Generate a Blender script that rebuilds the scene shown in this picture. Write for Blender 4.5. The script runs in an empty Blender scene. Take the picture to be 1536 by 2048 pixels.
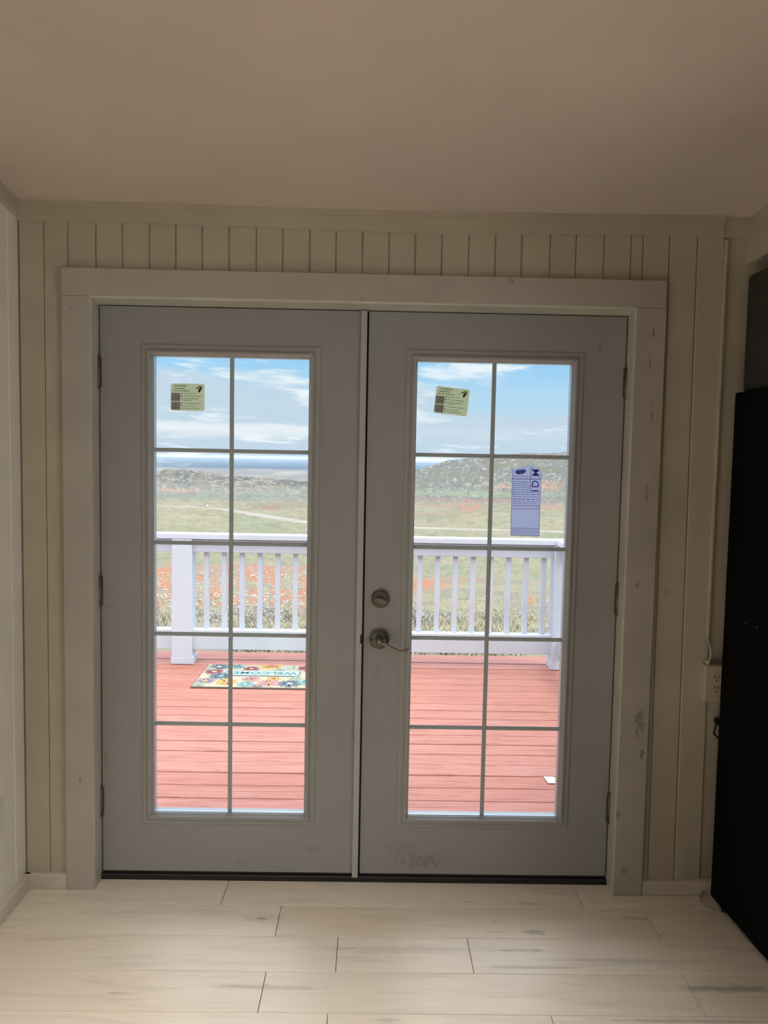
import bpy, bmesh, math, random
import numpy as np
from mathutils import Vector, Matrix

# ------------------------------------------------------------------ camera, world, lights, exposure
sc = bpy.context.scene
COL = sc.collection
PI = math.pi
sc.view_settings.view_transform = 'Standard'
sc.view_settings.look = 'None'
sc.view_settings.gamma = 1.0
sc.view_settings.exposure = 0.0
sc.view_settings.use_curve_mapping = False

EYE = Vector((0.043, -2.7556, 1.5471))
YAW, PITCH, ROLL, FPX = 0.0136, -0.0693, 0.0191, 1559.55
cam = bpy.data.cameras.new('camera')
cam.sensor_fit = 'HORIZONTAL'
cam.sensor_width = 36.0
cam.lens = FPX / 1536 * 36.0
cam.clip_start = 0.05
cam.clip_end = 100000
cam_ob = bpy.data.objects.new('camera', cam)
COL.objects.link(cam_ob)
_f = Vector((math.sin(YAW) * math.cos(PITCH), math.cos(YAW) * math.cos(PITCH), math.sin(PITCH)))
_r = Vector((math.cos(YAW), -math.sin(YAW), 0))
_u = _r.cross(_f)
_r2 = _r * math.cos(ROLL) + _u * math.sin(ROLL)
_u2 = _u * math.cos(ROLL) - _r * math.sin(ROLL)
_m = Matrix((_r2, _u2, -_f)).transposed().to_4x4()
_m.translation = EYE
cam_ob.matrix_world = _m
sc.camera = cam_ob


def N(nt, kind, **kw):
    n = nt.nodes.new(kind)
    for k, v in kw.items():
        if k == 'op':
            n.operation = v
        elif isinstance(k, str) and hasattr(n, k) and not k.startswith('in_'):
            setattr(n, k, v)
    return n


def mth(nt, op, a, b=None, c=None, clamp=False):
    n = nt.nodes.new('ShaderNodeMath')
    n.operation = op
    n.use_clamp = clamp
    for i, v in enumerate((a, b, c)):
        if v is None:
            continue
        if isinstance(v, (int, float)):
            n.inputs[i].default_value = v
        else:
            nt.links.new(v, n.inputs[i])
    return n.outputs[0]


def mixc(nt, fac, a, b, mode='MIX'):
    n = nt.nodes.new('ShaderNodeMix')
    n.data_type = 'RGBA'
    n.blend_type = mode
    n.clamp_factor = True
    for i, v in ((0, fac), (6, a), (7, b)):
        if isinstance(v, (int, float)):
            n.inputs[i].default_value = v
        elif isinstance(v, tuple):
            n.inputs[i].default_value = (*v, 1) if len(v) == 3 else v
        else:
            nt.links.new(v, n.inputs[i])
    return n.outputs[2]


def mrange(nt, v, a, b, c=0.0, d=1.0, smooth=True):
    n = nt.nodes.new('ShaderNodeMapRange')
    n.interpolation_type = 'SMOOTHSTEP' if smooth else 'LINEAR'
    nt.links.new(v, n.inputs[0])
    for i, x in enumerate((a, b, c, d)):
        n.inputs[i + 1].default_value = x
    return n.outputs[0]


def noise(nt, vec, scale, detail=3, rough=.5, dist=0.0):
    n = nt.nodes.new('ShaderNodeTexNoise')
    n.inputs['Scale'].default_value = scale
    n.inputs['Detail'].default_value = detail
    n.inputs['Roughness'].default_value = rough
    n.inputs['Distortion'].default_value = dist
    if vec is not None:
        nt.links.new(vec, n.inputs['Vector'])
    return n.outputs[0]


def make_world():
    w = bpy.data.worlds.new('sky')
    sc.world = w
    w.use_nodes = True
    nt = w.node_tree
    nt.nodes.clear()
    out = nt.nodes.new('ShaderNodeOutputWorld')
    bg = nt.nodes.new('ShaderNodeBackground')
    nt.links.new(bg.outputs[0], out.inputs[0])
    tc = nt.nodes.new('ShaderNodeTexCoord')
    sep = nt.nodes.new('ShaderNodeSeparateXYZ')
    nt.links.new(tc.outputs['Generated'], sep.inputs[0])
    x, y, z = sep.outputs
    az = mth(nt, 'ARCTAN2', x, y)
    za = mth(nt, 'MAXIMUM', z, 0.0)
    den = mth(nt, 'ADD', za, 0.11)
    px = mth(nt, 'DIVIDE', x, den)
    py = mth(nt, 'DIVIDE', y, den)
    cb = nt.nodes.new('ShaderNodeCombineXYZ')
    nt.links.new(px, cb.inputs[0])
    nt.links.new(py, cb.inputs[1])
    P = cb.outputs[0]
    ramp = nt.nodes.new('ShaderNodeValToRGB')
    nt.links.new(za, ramp.inputs[0])
    els = ramp.color_ramp.elements
    pts = [(0.0, (.60, .84, .96)), (.03, (.54, .75, .86)), (.085, (.46, .72, .93)), (.13, (.30, .64, .96)), (.35, (.22, .50, .92)), (1.0, (.16, .38, .85))]
    els[0].position, els[0].color = pts[0][0], (*pts[0][1], 1)
    els[1].position, els[1].color = pts[-1][0], (*pts[-1][1], 1)
    for p, c in pts[1:-1]:
        e = els.new(p)
        e.color = (*c, 1)
    # broad grey-blue overcast layer, thick low in the sky, broken higher up
    n1 = noise(nt, P, .55, 4, .55, .3)
    thr = mth(nt, 'ADD', mrange(nt, za, .05, .13, .25, .0), mrange(nt, za, .14, .45, 0, .14))
    thr = mth(nt, 'SUBTRACT', thr, mth(nt, 'MULTIPLY', mth(nt, 'MULTIPLY', mrange(nt, az, .0, .16), mrange(nt, za, .045, .07)), .22))
    cover = mrange(nt, mth(nt, 'ADD', n1, thr), .52, .66)
    c1 = mixc(nt, cover, ramp.outputs[0], (.575, .725, .85))
    # bright tops and streaks
    n2 = noise(nt, P, 1.3, 6, .6, .5)
    n3 = noise(nt, P, .35, 2, .5, .2)
    wh = mrange(nt, mth(nt, 'ADD', mth(nt, 'ADD', mth(nt, 'MULTIPLY', n2, .75), mth(nt, 'MULTIPLY', n3, .4)), mrange(nt, za, .14, .5, 0, .12)), .585, .70)
    c2 = mixc(nt, wh, c1, mixc(nt, mrange(nt, za, .1, .5), (.86, .96, 1.0), (1.0, .97, .93)))
    # a long bank of cumulus tops low over the plain
    cbz = nt.nodes.new('ShaderNodeCombineXYZ')
    nt.links.new(mth(nt, 'MULTIPLY', mth(nt, 'ARCTAN2', x, y), 14), cbz.inputs[0])
    nt.links.new(mth(nt, 'MULTIPLY', za, 60), cbz.inputs[1])
    nb = noise(nt, cbz.outputs[0], 1.0, 5, .6)
    zb = mth(nt, 'ADD', za, mth(nt, 'MULTIPLY', mth(nt, 'SUBTRACT', nb, .5), .02))
    up = mrange(nt, zb, .036, .043, 1, 0)
    dn = mrange(nt, zb, .016, .034)
    azm = mrange(nt, mth(nt, 'ARCTAN2', x, y), -.03, .02, .75, .12)
    bank = mth(nt, 'MULTIPLY', mth(nt, 'MULTIPLY', up, dn), azm)
    c3 = mixc(nt, bank, c2, (.93, .97, .99))
    # cloud decks are brighter overhead than near the horizon, boosted past an overcast law to light the room
    g = mth(nt, 'ADD', 1.0, mth(nt, 'MULTIPLY', mrange(nt, za, .12, .8), SKY_GAIN))
    nt.links.new(c3, bg.inputs[0])
    nt.links.new(g, bg.inputs[1])


HAZE = 6.5e-5
SKY_GAIN = 3.2
make_world()


def area(name, loc, target, sx, sy, power, col):
    l = bpy.data.lights.new(name, 'AREA')
    l.shape = 'RECTANGLE'
    l.size, l.size_y = sx, sy
    l.energy = power
    l.color = col
    o = bpy.data.objects.new(name, l)
    o.location = loc
    o.rotation_euler = (Vector(target) - Vector(loc)).to_track_quat('-Z', 'Y').to_euler()
    COL.objects.link(o)
    return o


sun = bpy.data.lights.new('sun', 'SUN')
sun.energy = 1.9
sun.angle = math.radians(28)
sun.color = (1.0, .92, .80)
sun_o = bpy.data.objects.new('sun', sun)
sun_o.rotation_euler = Vector((.62, -.10, .85)).to_track_quat('Z', 'Y').to_euler()
COL.objects.link(sun_o)

# added fill lights: right side, rear and overhead
side = area('side_fill_light', (1.93, -2.3, 1.45), (-1.2, -1.3, 1.1), 1.2, 1.1, 10, (1.0, .96, .92))  # added to brighten the left wall
side.data.spread = math.radians(110)
area('rear_fill_light', (.2, -5.75, 1.5), (.0, 0, 1.0), 1.6, 1.1, 1.2, (1.0, .92, .84))  # weak added fill from behind the camera
down_fill = area('overhead_fill_light', (-.35, -2.0, 2.58), (-.35, -1.95, 0), .45, .45, 19.5, (1.0, .95, .88))  # added to brighten the floor while sparing the door faces
down_fill.data.spread = math.radians(86)
# sky portal over the glazed doors, helps the renderer find the sky
por = bpy.data.lights.new('door_portal', 'AREA')
por.shape = 'RECTANGLE'
por.size, por.size_y = 1.7, 1.8
por.cycles.is_portal = True
poro = bpy.data.objects.new('door_portal', por)
poro.location = (0, .14, 1.07)
poro.rotation_euler = (-PI / 2, 0, 0)
COL.objects.link(poro)


# ------------------------------------------------------------------ materials
def principled(name, col, rough=.5, metal=0.0, spec=.5):
    m = bpy.data.materials.new(name)
    m.use_nodes = True
    b = m.node_tree.nodes['Principled BSDF']
    b.inputs['Base Color'].default_value = (*col, 1)
    b.inputs['Roughness'].default_value = rough
    b.inputs['Metallic'].default_value = metal
    b.inputs['Specular IOR Level'].default_value = spec
    return m, m.node_tree, b


def painted(name, col, rough=.5, var=.06, dirt=.0, scale=6, bump=.0, dirtcol=(.18, .14, .10), spec=.4, marks=None):
    m, nt, b = principled(name, col, rough, 0, spec)
    tc = nt.nodes.new('ShaderNodeTexCoord')
    v = tc.outputs['Object']
    n = noise(nt, v, scale, 4)
    c = mixc(nt, mrange(nt, n, .3, .7), tuple(x * (1 - var) for x in col), tuple(min(1, x * (1 + var)) for x in col))
    if dirt:
        n2 = noise(nt, v, 17, 5, .65, .6)
        n3 = noise(nt, v, 2.3, 2)
        d = mth(nt, 'MULTIPLY', mrange(nt, n2, .62, .74), mrange(nt, n3, .48, .66))
        c = mixc(nt, mth(nt, 'MULTIPLY', d, dirt), c, dirtcol)
    if marks:
        sx = nt.nodes.new('ShaderNodeSeparateXYZ')
        nt.links.new(v, sx.inputs[0])
        wob = noise(nt, v, 45, 5, .7)
        for (mx_, mz_, rx, rz, st) in marks:
            dx = mth(nt, 'DIVIDE', mth(nt, 'SUBTRACT', sx.outputs[0], mx_), rx)
            dz = mth(nt, 'DIVIDE', mth(nt, 'SUBTRACT', sx.outputs[2], mz_), rz)
            r2 = mth(nt, 'ADD', mth(nt, 'MULTIPLY', dx, dx), mth(nt, 'MULTIPLY', dz, dz))
            r2 = mth(nt, 'ADD', r2, mth(nt, 'MULTIPLY', mth(nt, 'SUBTRACT', wob, .42), 5.0))
            c = mixc(nt, mrange(nt, r2, .3, 1.3, st, 0), c, dirtcol)
    nt.links.new(c, b.inputs['Base Color'])
    if bump:
        bp = nt.nodes.new('ShaderNodeBump')
        bp.inputs['Strength'].default_value = bump
        bp.inputs['Distance'].default_value = .002
        nt.links.new(noise(nt, v, 60, 3), bp.inputs['Height'])
        nt.links.new(bp.outputs[0], b.inputs['Normal'])
    return m


M = {}
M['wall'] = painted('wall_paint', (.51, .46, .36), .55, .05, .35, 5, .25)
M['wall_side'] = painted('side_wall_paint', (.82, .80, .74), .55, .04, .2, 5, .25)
M['trim'] = painted('trim_paint', (.47, .44, .395), .42, .05, .75, 5, .2, dirtcol=(.14, .12, .12), marks=[(.994, .635, .022, .06, .55), (1.008, .52, .012, .018, .7), (.965, 1.123, .012, .014, .7), (.976, 1.88, .005, .03, .8), (.984, 1.99, .004, .02, .8), (.963, .097, .016, .016, .5), (.985, 1.45, .006, .05, .5), (.99, 1.72, .004, .05, .6), (-.985, 2.03, .012, .006, .5), (1.0, 2.12, .015, .008, .5), (-.97, .40, .006, .012, .6), (.93, .30, .01, .03, .5)])
M['jamb'] = painted('jamb_paint', (.56, .54, .475), .35, .06, .5, 6, .1)
M['base'] = painted('baseboard_paint', (.66, .60, .52), .5, .07, .5, 7, .3)
M['ceiling'] = painted('ceiling_paint', (.63, .535, .465), .75, .05, 0, 1.6, .5)
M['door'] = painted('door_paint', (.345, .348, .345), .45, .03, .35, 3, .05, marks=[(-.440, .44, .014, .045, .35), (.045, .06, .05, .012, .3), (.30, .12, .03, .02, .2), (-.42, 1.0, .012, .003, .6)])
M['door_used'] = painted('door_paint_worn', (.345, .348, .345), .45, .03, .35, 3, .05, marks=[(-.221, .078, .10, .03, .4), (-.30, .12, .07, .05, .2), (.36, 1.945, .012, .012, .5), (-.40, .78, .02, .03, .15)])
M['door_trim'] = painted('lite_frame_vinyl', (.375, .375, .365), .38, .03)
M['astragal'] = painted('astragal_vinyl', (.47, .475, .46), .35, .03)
M['muntin'] = principled('muntin_white', (.40, .455, .47), .4)[0]
M['spacer'] = principled('spacer_metal', (.55, .62, .66), .35, .5)[0]
M['rubber'] = principled('black_rubber', (.012, .012, .013), .5)[0]
M['bronze'] = principled('aged_steel', (.17, .155, .13), .42, .75)[0]
M['nickel'] = principled('satin_nickel', (.36, .33, .29), .28, 1.0)[0]
M['nickel_dark'] = principled('dark_nickel', (.20, .19, .17), .35, .9)[0]
M['black'] = painted('black_enamel', (.0016, .0016, .0022), .7, .2, 0, 30, .4, spec=.1)
M['black_gasket'] = principled('fridge_gasket', (.02, .02, .02), .7)[0]
M['cabinet'] = painted('dark_grey_laminate', (.034, .037, .034), .55, .2, 0, 30, .3)
M['plastic'] = principled('white_plastic', (.72, .71, .66), .4)[0]
M['ivory'] = principled('ivory_plastic', (.50, .45, .36), .45)[0]
M['slot'] = principled('dark_slot', (.01, .01, .01), .6)[0]
M['cable'] = principled('ivory_cable', (.42, .39, .31), .45)[0]
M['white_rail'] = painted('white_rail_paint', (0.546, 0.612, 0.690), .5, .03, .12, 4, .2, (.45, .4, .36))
M['cloth_paper'] = principled('paper', (0.544, 0.544, 0.538), .7)[0]
M['car_white'] = principled('car_paint', (0.544, 0.550, 0.563), .3)[0]
M['car_glass'] = principled('car_glass', (.03, .035, .045), .15)[0]
M['tyre'] = principled('tyre', (.02, .02, .02), .8)[0]


def glass_mat():
    m = bpy.data.materials.new('window_glass')
    m.use_nodes = True
    nt = m.node_tree
    nt.nodes.clear()
    o = nt.nodes.new('ShaderNodeOutputMaterial')
    tr = nt.nodes.new('ShaderNodeBsdfTransparent')
    tr.inputs[0].default_value = (.985, .99, .99, 1)
    gl = nt.nodes.new('ShaderNodeBsdfGlossy')
    gl.inputs['Roughness'].default_value = .02
    fr = nt.nodes.new('ShaderNodeFresnel')
    fr.inputs[0].default_value = 1.25
    mx = nt.nodes.new('ShaderNodeMixShader')
    nt.links.new(fr.outputs[0], mx.inputs[0])
    nt.links.new(tr.outputs[0], mx.inputs[1])
    nt.links.new(gl.outputs[0], mx.inputs[2])
    nt.links.new(mx.outputs[0], o.inputs[0])
    return m


M['glass'] = glass_mat()


def film(name, col, trans=.6, diff=.5):
    """printed translucent film: diffuse front + light coming through"""
    m = bpy.data.materials.new(name)
    m.use_nodes = True
    nt = m.node_tree
    nt.nodes.clear()
    o = nt.nodes.new('ShaderNodeOutputMaterial')
    a = nt.nodes.new('ShaderNodeBsdfDiffuse')
    a.inputs[0].default_value = (*[c * diff for c in col], 1)
    b = nt.nodes.new('ShaderNodeBsdfTranslucent')
    b.inputs[0].default_value = (*col, 1)
    mx = nt.nodes.new('ShaderNodeMixShader')
    mx.inputs[0].default_value = trans
    nt.links.new(a.outputs[0], mx.inputs[1])
    nt.links.new(b.outputs[0], mx.inputs[2])
    t = nt.nodes.new('ShaderNodeBsdfTransparent')
    t.inputs[0].default_value = (*[min(1, c * 1.2) for c in col], 1)
    m2 = nt.nodes.new('ShaderNodeMixShader')
    m2.inputs[0].default_value = .3
    nt.links.new(mx.outputs[0], m2.inputs[1])
    nt.links.new(t.outputs[0], m2.inputs[2])
    nt.links.new(m2.outputs[0], o.inputs[0])
    return m


M['film_green'] = film('green_film', (.76, .78, .60), .85)
M['film_dark'] = film('dark_print', (.16, .19, .12), .8)
M['film_mid'] = film('grey_green_print', (.58, .64, .48), .8)
M['film_olive'] = film('olive_print', (.38, .37, .17), .8)
M['film_cream'] = film('cream_print', (.60, .58, .46), .8)
M['film_photo'] = film('photo_print', (.60, .56, .60), .8)
M['film_photo2'] = film('photo_print_light', (.85, .80, .78), .8)
M['film_purple'] = film('violet_film', (.72, .75, .92), .85)
M['film_violet'] = film('violet_print', (.35, .35, .55), .8)


def floor_mat():
    m, nt, b = principled('maple_plank', (.6, .5, .38), .38, 0, .5)
    tc = nt.nodes.new('ShaderNodeTexCoord')
    oi = nt.nodes.new('ShaderNodeObjectInfo')
    v = tc.outputs['Object']
    add = nt.nodes.new('ShaderNodeVectorMath')
    add.operation = 'ADD'
    nt.links.new(v, add.inputs[0])
    cb = nt.nodes.new('ShaderNodeCombineXYZ')
    nt.links.new(mth(nt, 'MULTIPLY', oi.outputs['Random'], 37.0), cb.inputs[0])
    nt.links.new(mth(nt, 'MULTIPLY', oi.outputs['Random'], 11.0), cb.inputs[1])
    nt.links.new(cb.outputs[0], add.inputs[1])
    mp = nt.nodes.new('ShaderNodeMapping')
    mp.inputs['Scale'].default_value = (1.2, 11, 1)
    nt.links.new(add.outputs[0], mp.inputs[0])
    g = noise(nt, mp.outputs[0], 2.2, 6, .6, .8)
    mp2 = nt.nodes.new('ShaderNodeMapping')
    mp2.inputs['Scale'].default_value = (3, 70, 1)
    nt.links.new(add.outputs[0], mp2.inputs[0])
    fine = noise(nt, mp2.outputs[0], 2.0, 3, .5)
    rnd = oi.outputs['Random']
    base = mixc(nt, rnd, (.80, .70, .565), (.86, .785, .67))
    c = mixc(nt, mrange(nt, g, .45, .75, 0, .45), base, (.56, .50, .43))
    c = mixc(nt, mrange(nt, fine, .35, .75, 0, .16), c, (.50, .40, .30))
    # grey mineral streaks
    st = mth(nt, 'MULTIPLY', mrange(nt, noise(nt, mp.outputs[0], 1.1, 5, .7, 1.6), .66, .78), mrange(nt, noise(nt, add.outputs[0], 1.3, 2), .5, .65))
    c = mixc(nt, mth(nt, 'MULTIPLY', st, .55), c, (.27, .24, .22))
    # the knots and dark grain marks of these very boards
    sx = nt.nodes.new('ShaderNodeSeparateXYZ')
    nt.links.new(v, sx.inputs[0])
    wob = noise(nt, v, 26, 4, .6)
    wob2 = noise(nt, mp2.outputs[0], 1.6, 4, .6)
    marks = [(.598, -.298, .040, .013, .75), (.548, -.395, .075, .007, .55), (1.12, -.567, .16, .014, .7), (.958, -.215, .05, .005, .7),
             (-.307, -.239, .016, .008, .7), (-.30, -.238, .07, .03, .25), (-.25, -.578, .17, .012, .35), (.56, -.478, .16, .006, .4),
             (-.03, -.393, .06, .010, .3), (.62, -.135, .05, .006, .45), (.20, -.10, .035, .005, .4), (.47, -.30, .03, .003, .4),
             (-.66, -.61, .05, .006, .35), (.14, -.40, .17, .02, .22), (.86, -.44, .26, .012, .28), (.40, -.13, .02, .003, .5), (.95, -.70, .22, .008, .5), (.1, -.71, .05, .01, .4)]
    for (mx_, my_, rx, ry, s) in marks:
        dx = mth(nt, 'DIVIDE', mth(nt, 'SUBTRACT', sx.outputs[0], mx_), rx)
        dy = mth(nt, 'DIVIDE', mth(nt, 'SUBTRACT', sx.outputs[1], my_), ry)
        r2 = mth(nt, 'ADD', mth(nt, 'MULTIPLY', dx, dx), mth(nt, 'MULTIPLY', dy, dy))
        r2 = mth(nt, 'ADD', r2, mth(nt, 'MULTIPLY', mth(nt, 'SUBTRACT', wob, .5), 3.0))
        r2 = mth(nt, 'ADD', r2, mth(nt, 'MULTIPLY', mth(nt, 'SUBTRACT', wob2, .5), 2.0))
        k = mrange(nt, mth(nt, 'ADD', r2, mth(nt, 'MULTIPLY', mth(nt, 'SUBTRACT', fine, .5), 4.0)), .0, 1.5, s * .85, 0)
        c = mixc(nt, k, c, (.24, .225, .21))
    # small specks of grit
    sp = nt.nodes.new('ShaderNodeTexVoronoi')
    sp.inputs['Scale'].default_value = 9
    nt.links.new(v, sp.inputs['Vector'])
    k = mth(nt, 'MULTIPLY', mrange(nt, sp.outputs['Distance'], .035, .02), mrange(nt, noise(nt, v, 3, 1), .5, .52))
    c = mixc(nt, mth(nt, 'MULTIPLY', k, .7), c, (.1, .08, .07))
    nt.links.new(c, b.inputs['Base Color'])
    nt.links.new(mrange(nt, g, .2, .8, .30, .46), b.inputs['Roughness'])
    return m


M['floor'] = floor_mat()
M['subfloor'] = principled('subfloor', (.16, .12, .09), .9)[0]


def deck_mat():
    m, nt, b = principled('red_deck_stain', (.6, .26, .21), .6, 0, .35)
    tc = nt.nodes.new('ShaderNodeTexCoord')
    oi = nt.nodes.new('ShaderNodeObjectInfo')
    v = tc.outputs['Object']
    add = nt.nodes.new('ShaderNodeVectorMath')
    add.operation = 'ADD'
    nt.links.new(v, add.inputs[0])
    cb = nt.nodes.new('ShaderNodeCombineXYZ')
    nt.links.new(mth(nt, 'MULTIPLY', oi.outputs['Random'], 53.0), cb.inputs[0])
    nt.links.new(cb.outputs[0], add.inputs[1])
    mp = nt.nodes.new('ShaderNodeMapping')
    mp.inputs['Scale'].default_value = (1.3, 26, 1)
    nt.links.new(add.outputs[0], mp.inputs[0])
    g = noise(nt, mp.outputs[0], 2.6, 6, .62, 1.2)
    c = mixc(nt, oi.outputs['Random'], (.385, .152, .108), (.44, .195, .148))
    c = mixc(nt, mrange(nt, g, .42, .66, 0, .75), c, (.25, .085, .062))
    c = mixc(nt, mrange(nt, g, .30, .12, 0, .6), c, (.50, .31, .26))
    worn = mth(nt, 'MULTIPLY', mrange(nt, noise(nt, add.outputs[0], 2.2, 4, .6), .55, .72), mrange(nt, noise(nt, mp.outputs[0], 6, 3), .45, .7))
    c = mixc(nt, mth(nt, 'MULTIPLY', worn, .45), c, (.40, .31, .27))
    k = mrange(nt, noise(nt, v, 13, 3, .5), .76, .80)
    c = mixc(nt, mth(nt, 'MULTIPLY', k, .7), c, (.56, .54, .53))
    kn = nt.nodes.new('ShaderNodeTexVoronoi')
    kn.inputs['Scale'].default_value = 3.4
    mp3 = nt.nodes.new('ShaderNodeMapping')
    mp3.inputs['Scale'].default_value = (1, 3.2, 1)
    nt.links.new(add.outputs[0], mp3.inputs[0])
    nt.links.new(mp3.outputs[0], kn.inputs['Vector'])
    c = mixc(nt, mrange(nt, kn.outputs['Distance'], .07, .03, 0, .7), c, (.18, .066, .055))
    nt.links.new(c, b.inputs['Base Color'])
    bp = nt.nodes.new('ShaderNodeBump')
    bp.inputs['Strength'].default_value = .35
    bp.inputs['Distance'].default_value = .004
    nt.links.new(g, bp.inputs['Height'])
    nt.links.new(bp.outputs[0], b.inputs['Normal'])
    return m


M['deck'] = deck_mat()
M['joist'] = principled('dark_timber', (.20, .08, .06), .8)[0]


# ------------------------------------------------------------------ mesh helpers
def link(name, me, mat, parent=None):
    o = bpy.data.objects.new(name, me)
    if mat is not None and not me.materials:
        me.materials.append(M[mat] if isinstance(mat, str) else mat)
    COL.objects.link(o)
    if parent is not None:
        o.parent = parent
    return o


def empty(name, loc=(0, 0, 0), label=None, cat=None, group=None, kind=None):
    o = bpy.data.objects.new(name, None)
    o.empty_display_size = .1
    o.location = loc
    COL.objects.link(o)
    tag(o, label, cat, group, kind)
    return o


def tag(o, label=None, cat=None, group=None, kind=None):
    if label:
        o['label'] = label
    if cat:
        o['category'] = cat
    if group:
        o['group'] = group
    if kind:
        o['kind'] = kind
    return o


class MB:
    def __init__(s, off=(0, 0, 0)):
        s.bm = bmesh.new()
        s.off = Vector(off)

    def box(s, x0, x1, y0, y1, z0, z1, bev=0.0, rot=None, seg=1):
        r = bmesh.ops.create_cube(s.bm, size=1)
        vs = r['verts']
        c = Vector(((x0 + x1) / 2, (y0 + y1) / 2, (z0 + z1) / 2))
        for v in vs:
            v.co = Vector((v.co.x * (x1 - x0), v.co.y * (y1 - y0), v.co.z * (z1 - z0)))
            if rot:
                v.co = rot @ v.co
            v.co += c - s.off
        if bev:
            es = list({e for v in vs for e in v.link_edges})
            bmesh.ops.bevel(s.bm, geom=es, offset=bev, segments=seg, affect='EDGES', profile=.5)
        return s

    def prism(s, pts, axis, a, b):
        """polygon pts in the plane across axis, extruded from a to b along it"""
        def mk(p, t):
            if axis == 'x':
                return Vector((t, p[0], p[1]))
            if axis == 'y':
                return Vector((p[0], t, p[1]))
            return Vector((p[0], p[1], t))
        va = [s.bm.verts.new(mk(p, a) - s.off) for p in pts]
        vb = [s.bm.verts.new(mk(p, b) - s.off) for p in pts]
        n = len(pts)
        s.bm.faces.new(va)
        s.bm.faces.new(vb[::-1])
        for i in range(n):
            j = (i + 1) % n
            s.bm.faces.new((va[j], va[i], vb[i], vb[j]))
        return s

    def cyl(s, c, d, r, h, seg=20, r2=None):
        """cylinder centre c, axis d, radius r, length h"""
        d = Vector(d).normalized()
        q = Vector((0, 0, 1)).rotation_difference(d).to_matrix().to_4x4()
        q.translation = Vector(c) - s.off
        bmesh.ops.create_cone(s.bm, cap_ends=True, segments=seg, radius1=r, radius2=r if r2 is None else r2, depth=h, matrix=q)
        return s

    def tube(s, pts, rad, seg=8):
        pts = [Vector(p) for p in pts]
        rad = rad if isinstance(rad, (list, tuple)) else [rad] * len(pts)
        rings = []
        up = Vector((.123, .31, .94)).normalized()
        for i, p in enumerate(pts):
            t = (pts[min(i + 1, len(pts) - 1)] - pts[max(i - 1, 0)]).normalized()
            a = t.cross(up)
            if a.length < 1e-4:
                a = t.cross(Vector((1, 0, 0)))
            a.normalize()
            b = t.cross(a)
            rings.append([s.bm.verts.new(p + (a * math.cos(2 * PI * k / seg) + b * math.sin(2 * PI * k / seg)) * rad[i] - s.off) for k in range(seg)])
        for i in range(len(rings) - 1):
            for k in range(seg):
                k2 = (k + 1) % seg
                s.bm.faces.new((rings[i][k], rings[i][k2], rings[i + 1][k2], rings[i + 1][k]))
        s.bm.faces.new(rings[0][::-1])
        s.bm.faces.new(rings[-1])
        return s

    def ring(s, x0, x1, z0, z1, prof):
        """mitred rectangular frame in the xz plane; prof = closed list of (inset, y)"""
        cs = []
        for (ins, y) in prof:
            cs.append([Vector((x0 + ins, y, z0 + ins)), Vector((x1 - ins, y, z0 + ins)), Vector((x1 - ins, y, z1 - ins)), Vector((x0 + ins, y, z1 - ins))])
        V = [[s.bm.verts.new(p - s.off) for p in c] for c in cs]
        n = len(V)
        for i in range(n):
            j = (i + 1) % n
            for k in range(4):
                k2 = (k + 1) % 4
                s.bm.faces.new((V[i][k], V[i][k2], V[j][k2], V[j][k]))
        return s

    def mesh(s, name, smooth=False):
        bmesh.ops.recalc_face_normals(s.bm, faces=s.bm.faces[:])
        me = bpy.data.meshes.new(name)
        s.bm.to_mesh(me)
        s.bm.free()
        if smooth:
            for p in me.polygons:
                p.use_smooth = True
        return me

    def build(s, name, mat, parent=None, smooth=False):
        o = link(name, s.mesh(name, smooth), mat, parent)
        if s.off.length and parent is None:
            o.location = s.off
        return o


def copy_tree(o, parent=None):
    c = o.copy()
    COL.objects.link(c)
    c.parent = parent
    for ch in list(o.children):
        copy_tree(ch, c)
    return c


def text_mesh(txt, size, extrude=.0004, bold=0.0):
    cu = bpy.data.curves.new('lettering', 'FONT')
    cu.body = txt
    cu.size = size
    cu.extrude = extrude
    cu.offset = bold
    cu.align_x = 'CENTER'
    cu.align_y = 'CENTER'
    o = bpy.data.objects.new('lettering', cu)
    COL.objects.link(o)
    bpy.context.view_layer.update()
    me = bpy.data.meshes.new_from_object(o.evaluated_get(bpy.context.evaluated_depsgraph_get()))
    bpy.data.objects.remove(o)
    return me


# ------------------------------------------------------------------ the setting: room shell
CEIL = 2.385          # ceiling at the door wall
SLOPE = .13           # it rises towards the camera
LX, RX = -1.172, 2.02
RY = -6.0


def ceil_z(x, y):
    return CEIL - .010 * math.exp(-((x - .1) / .75) ** 2) + SLOPE * max(0, -.085 - y)


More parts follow.
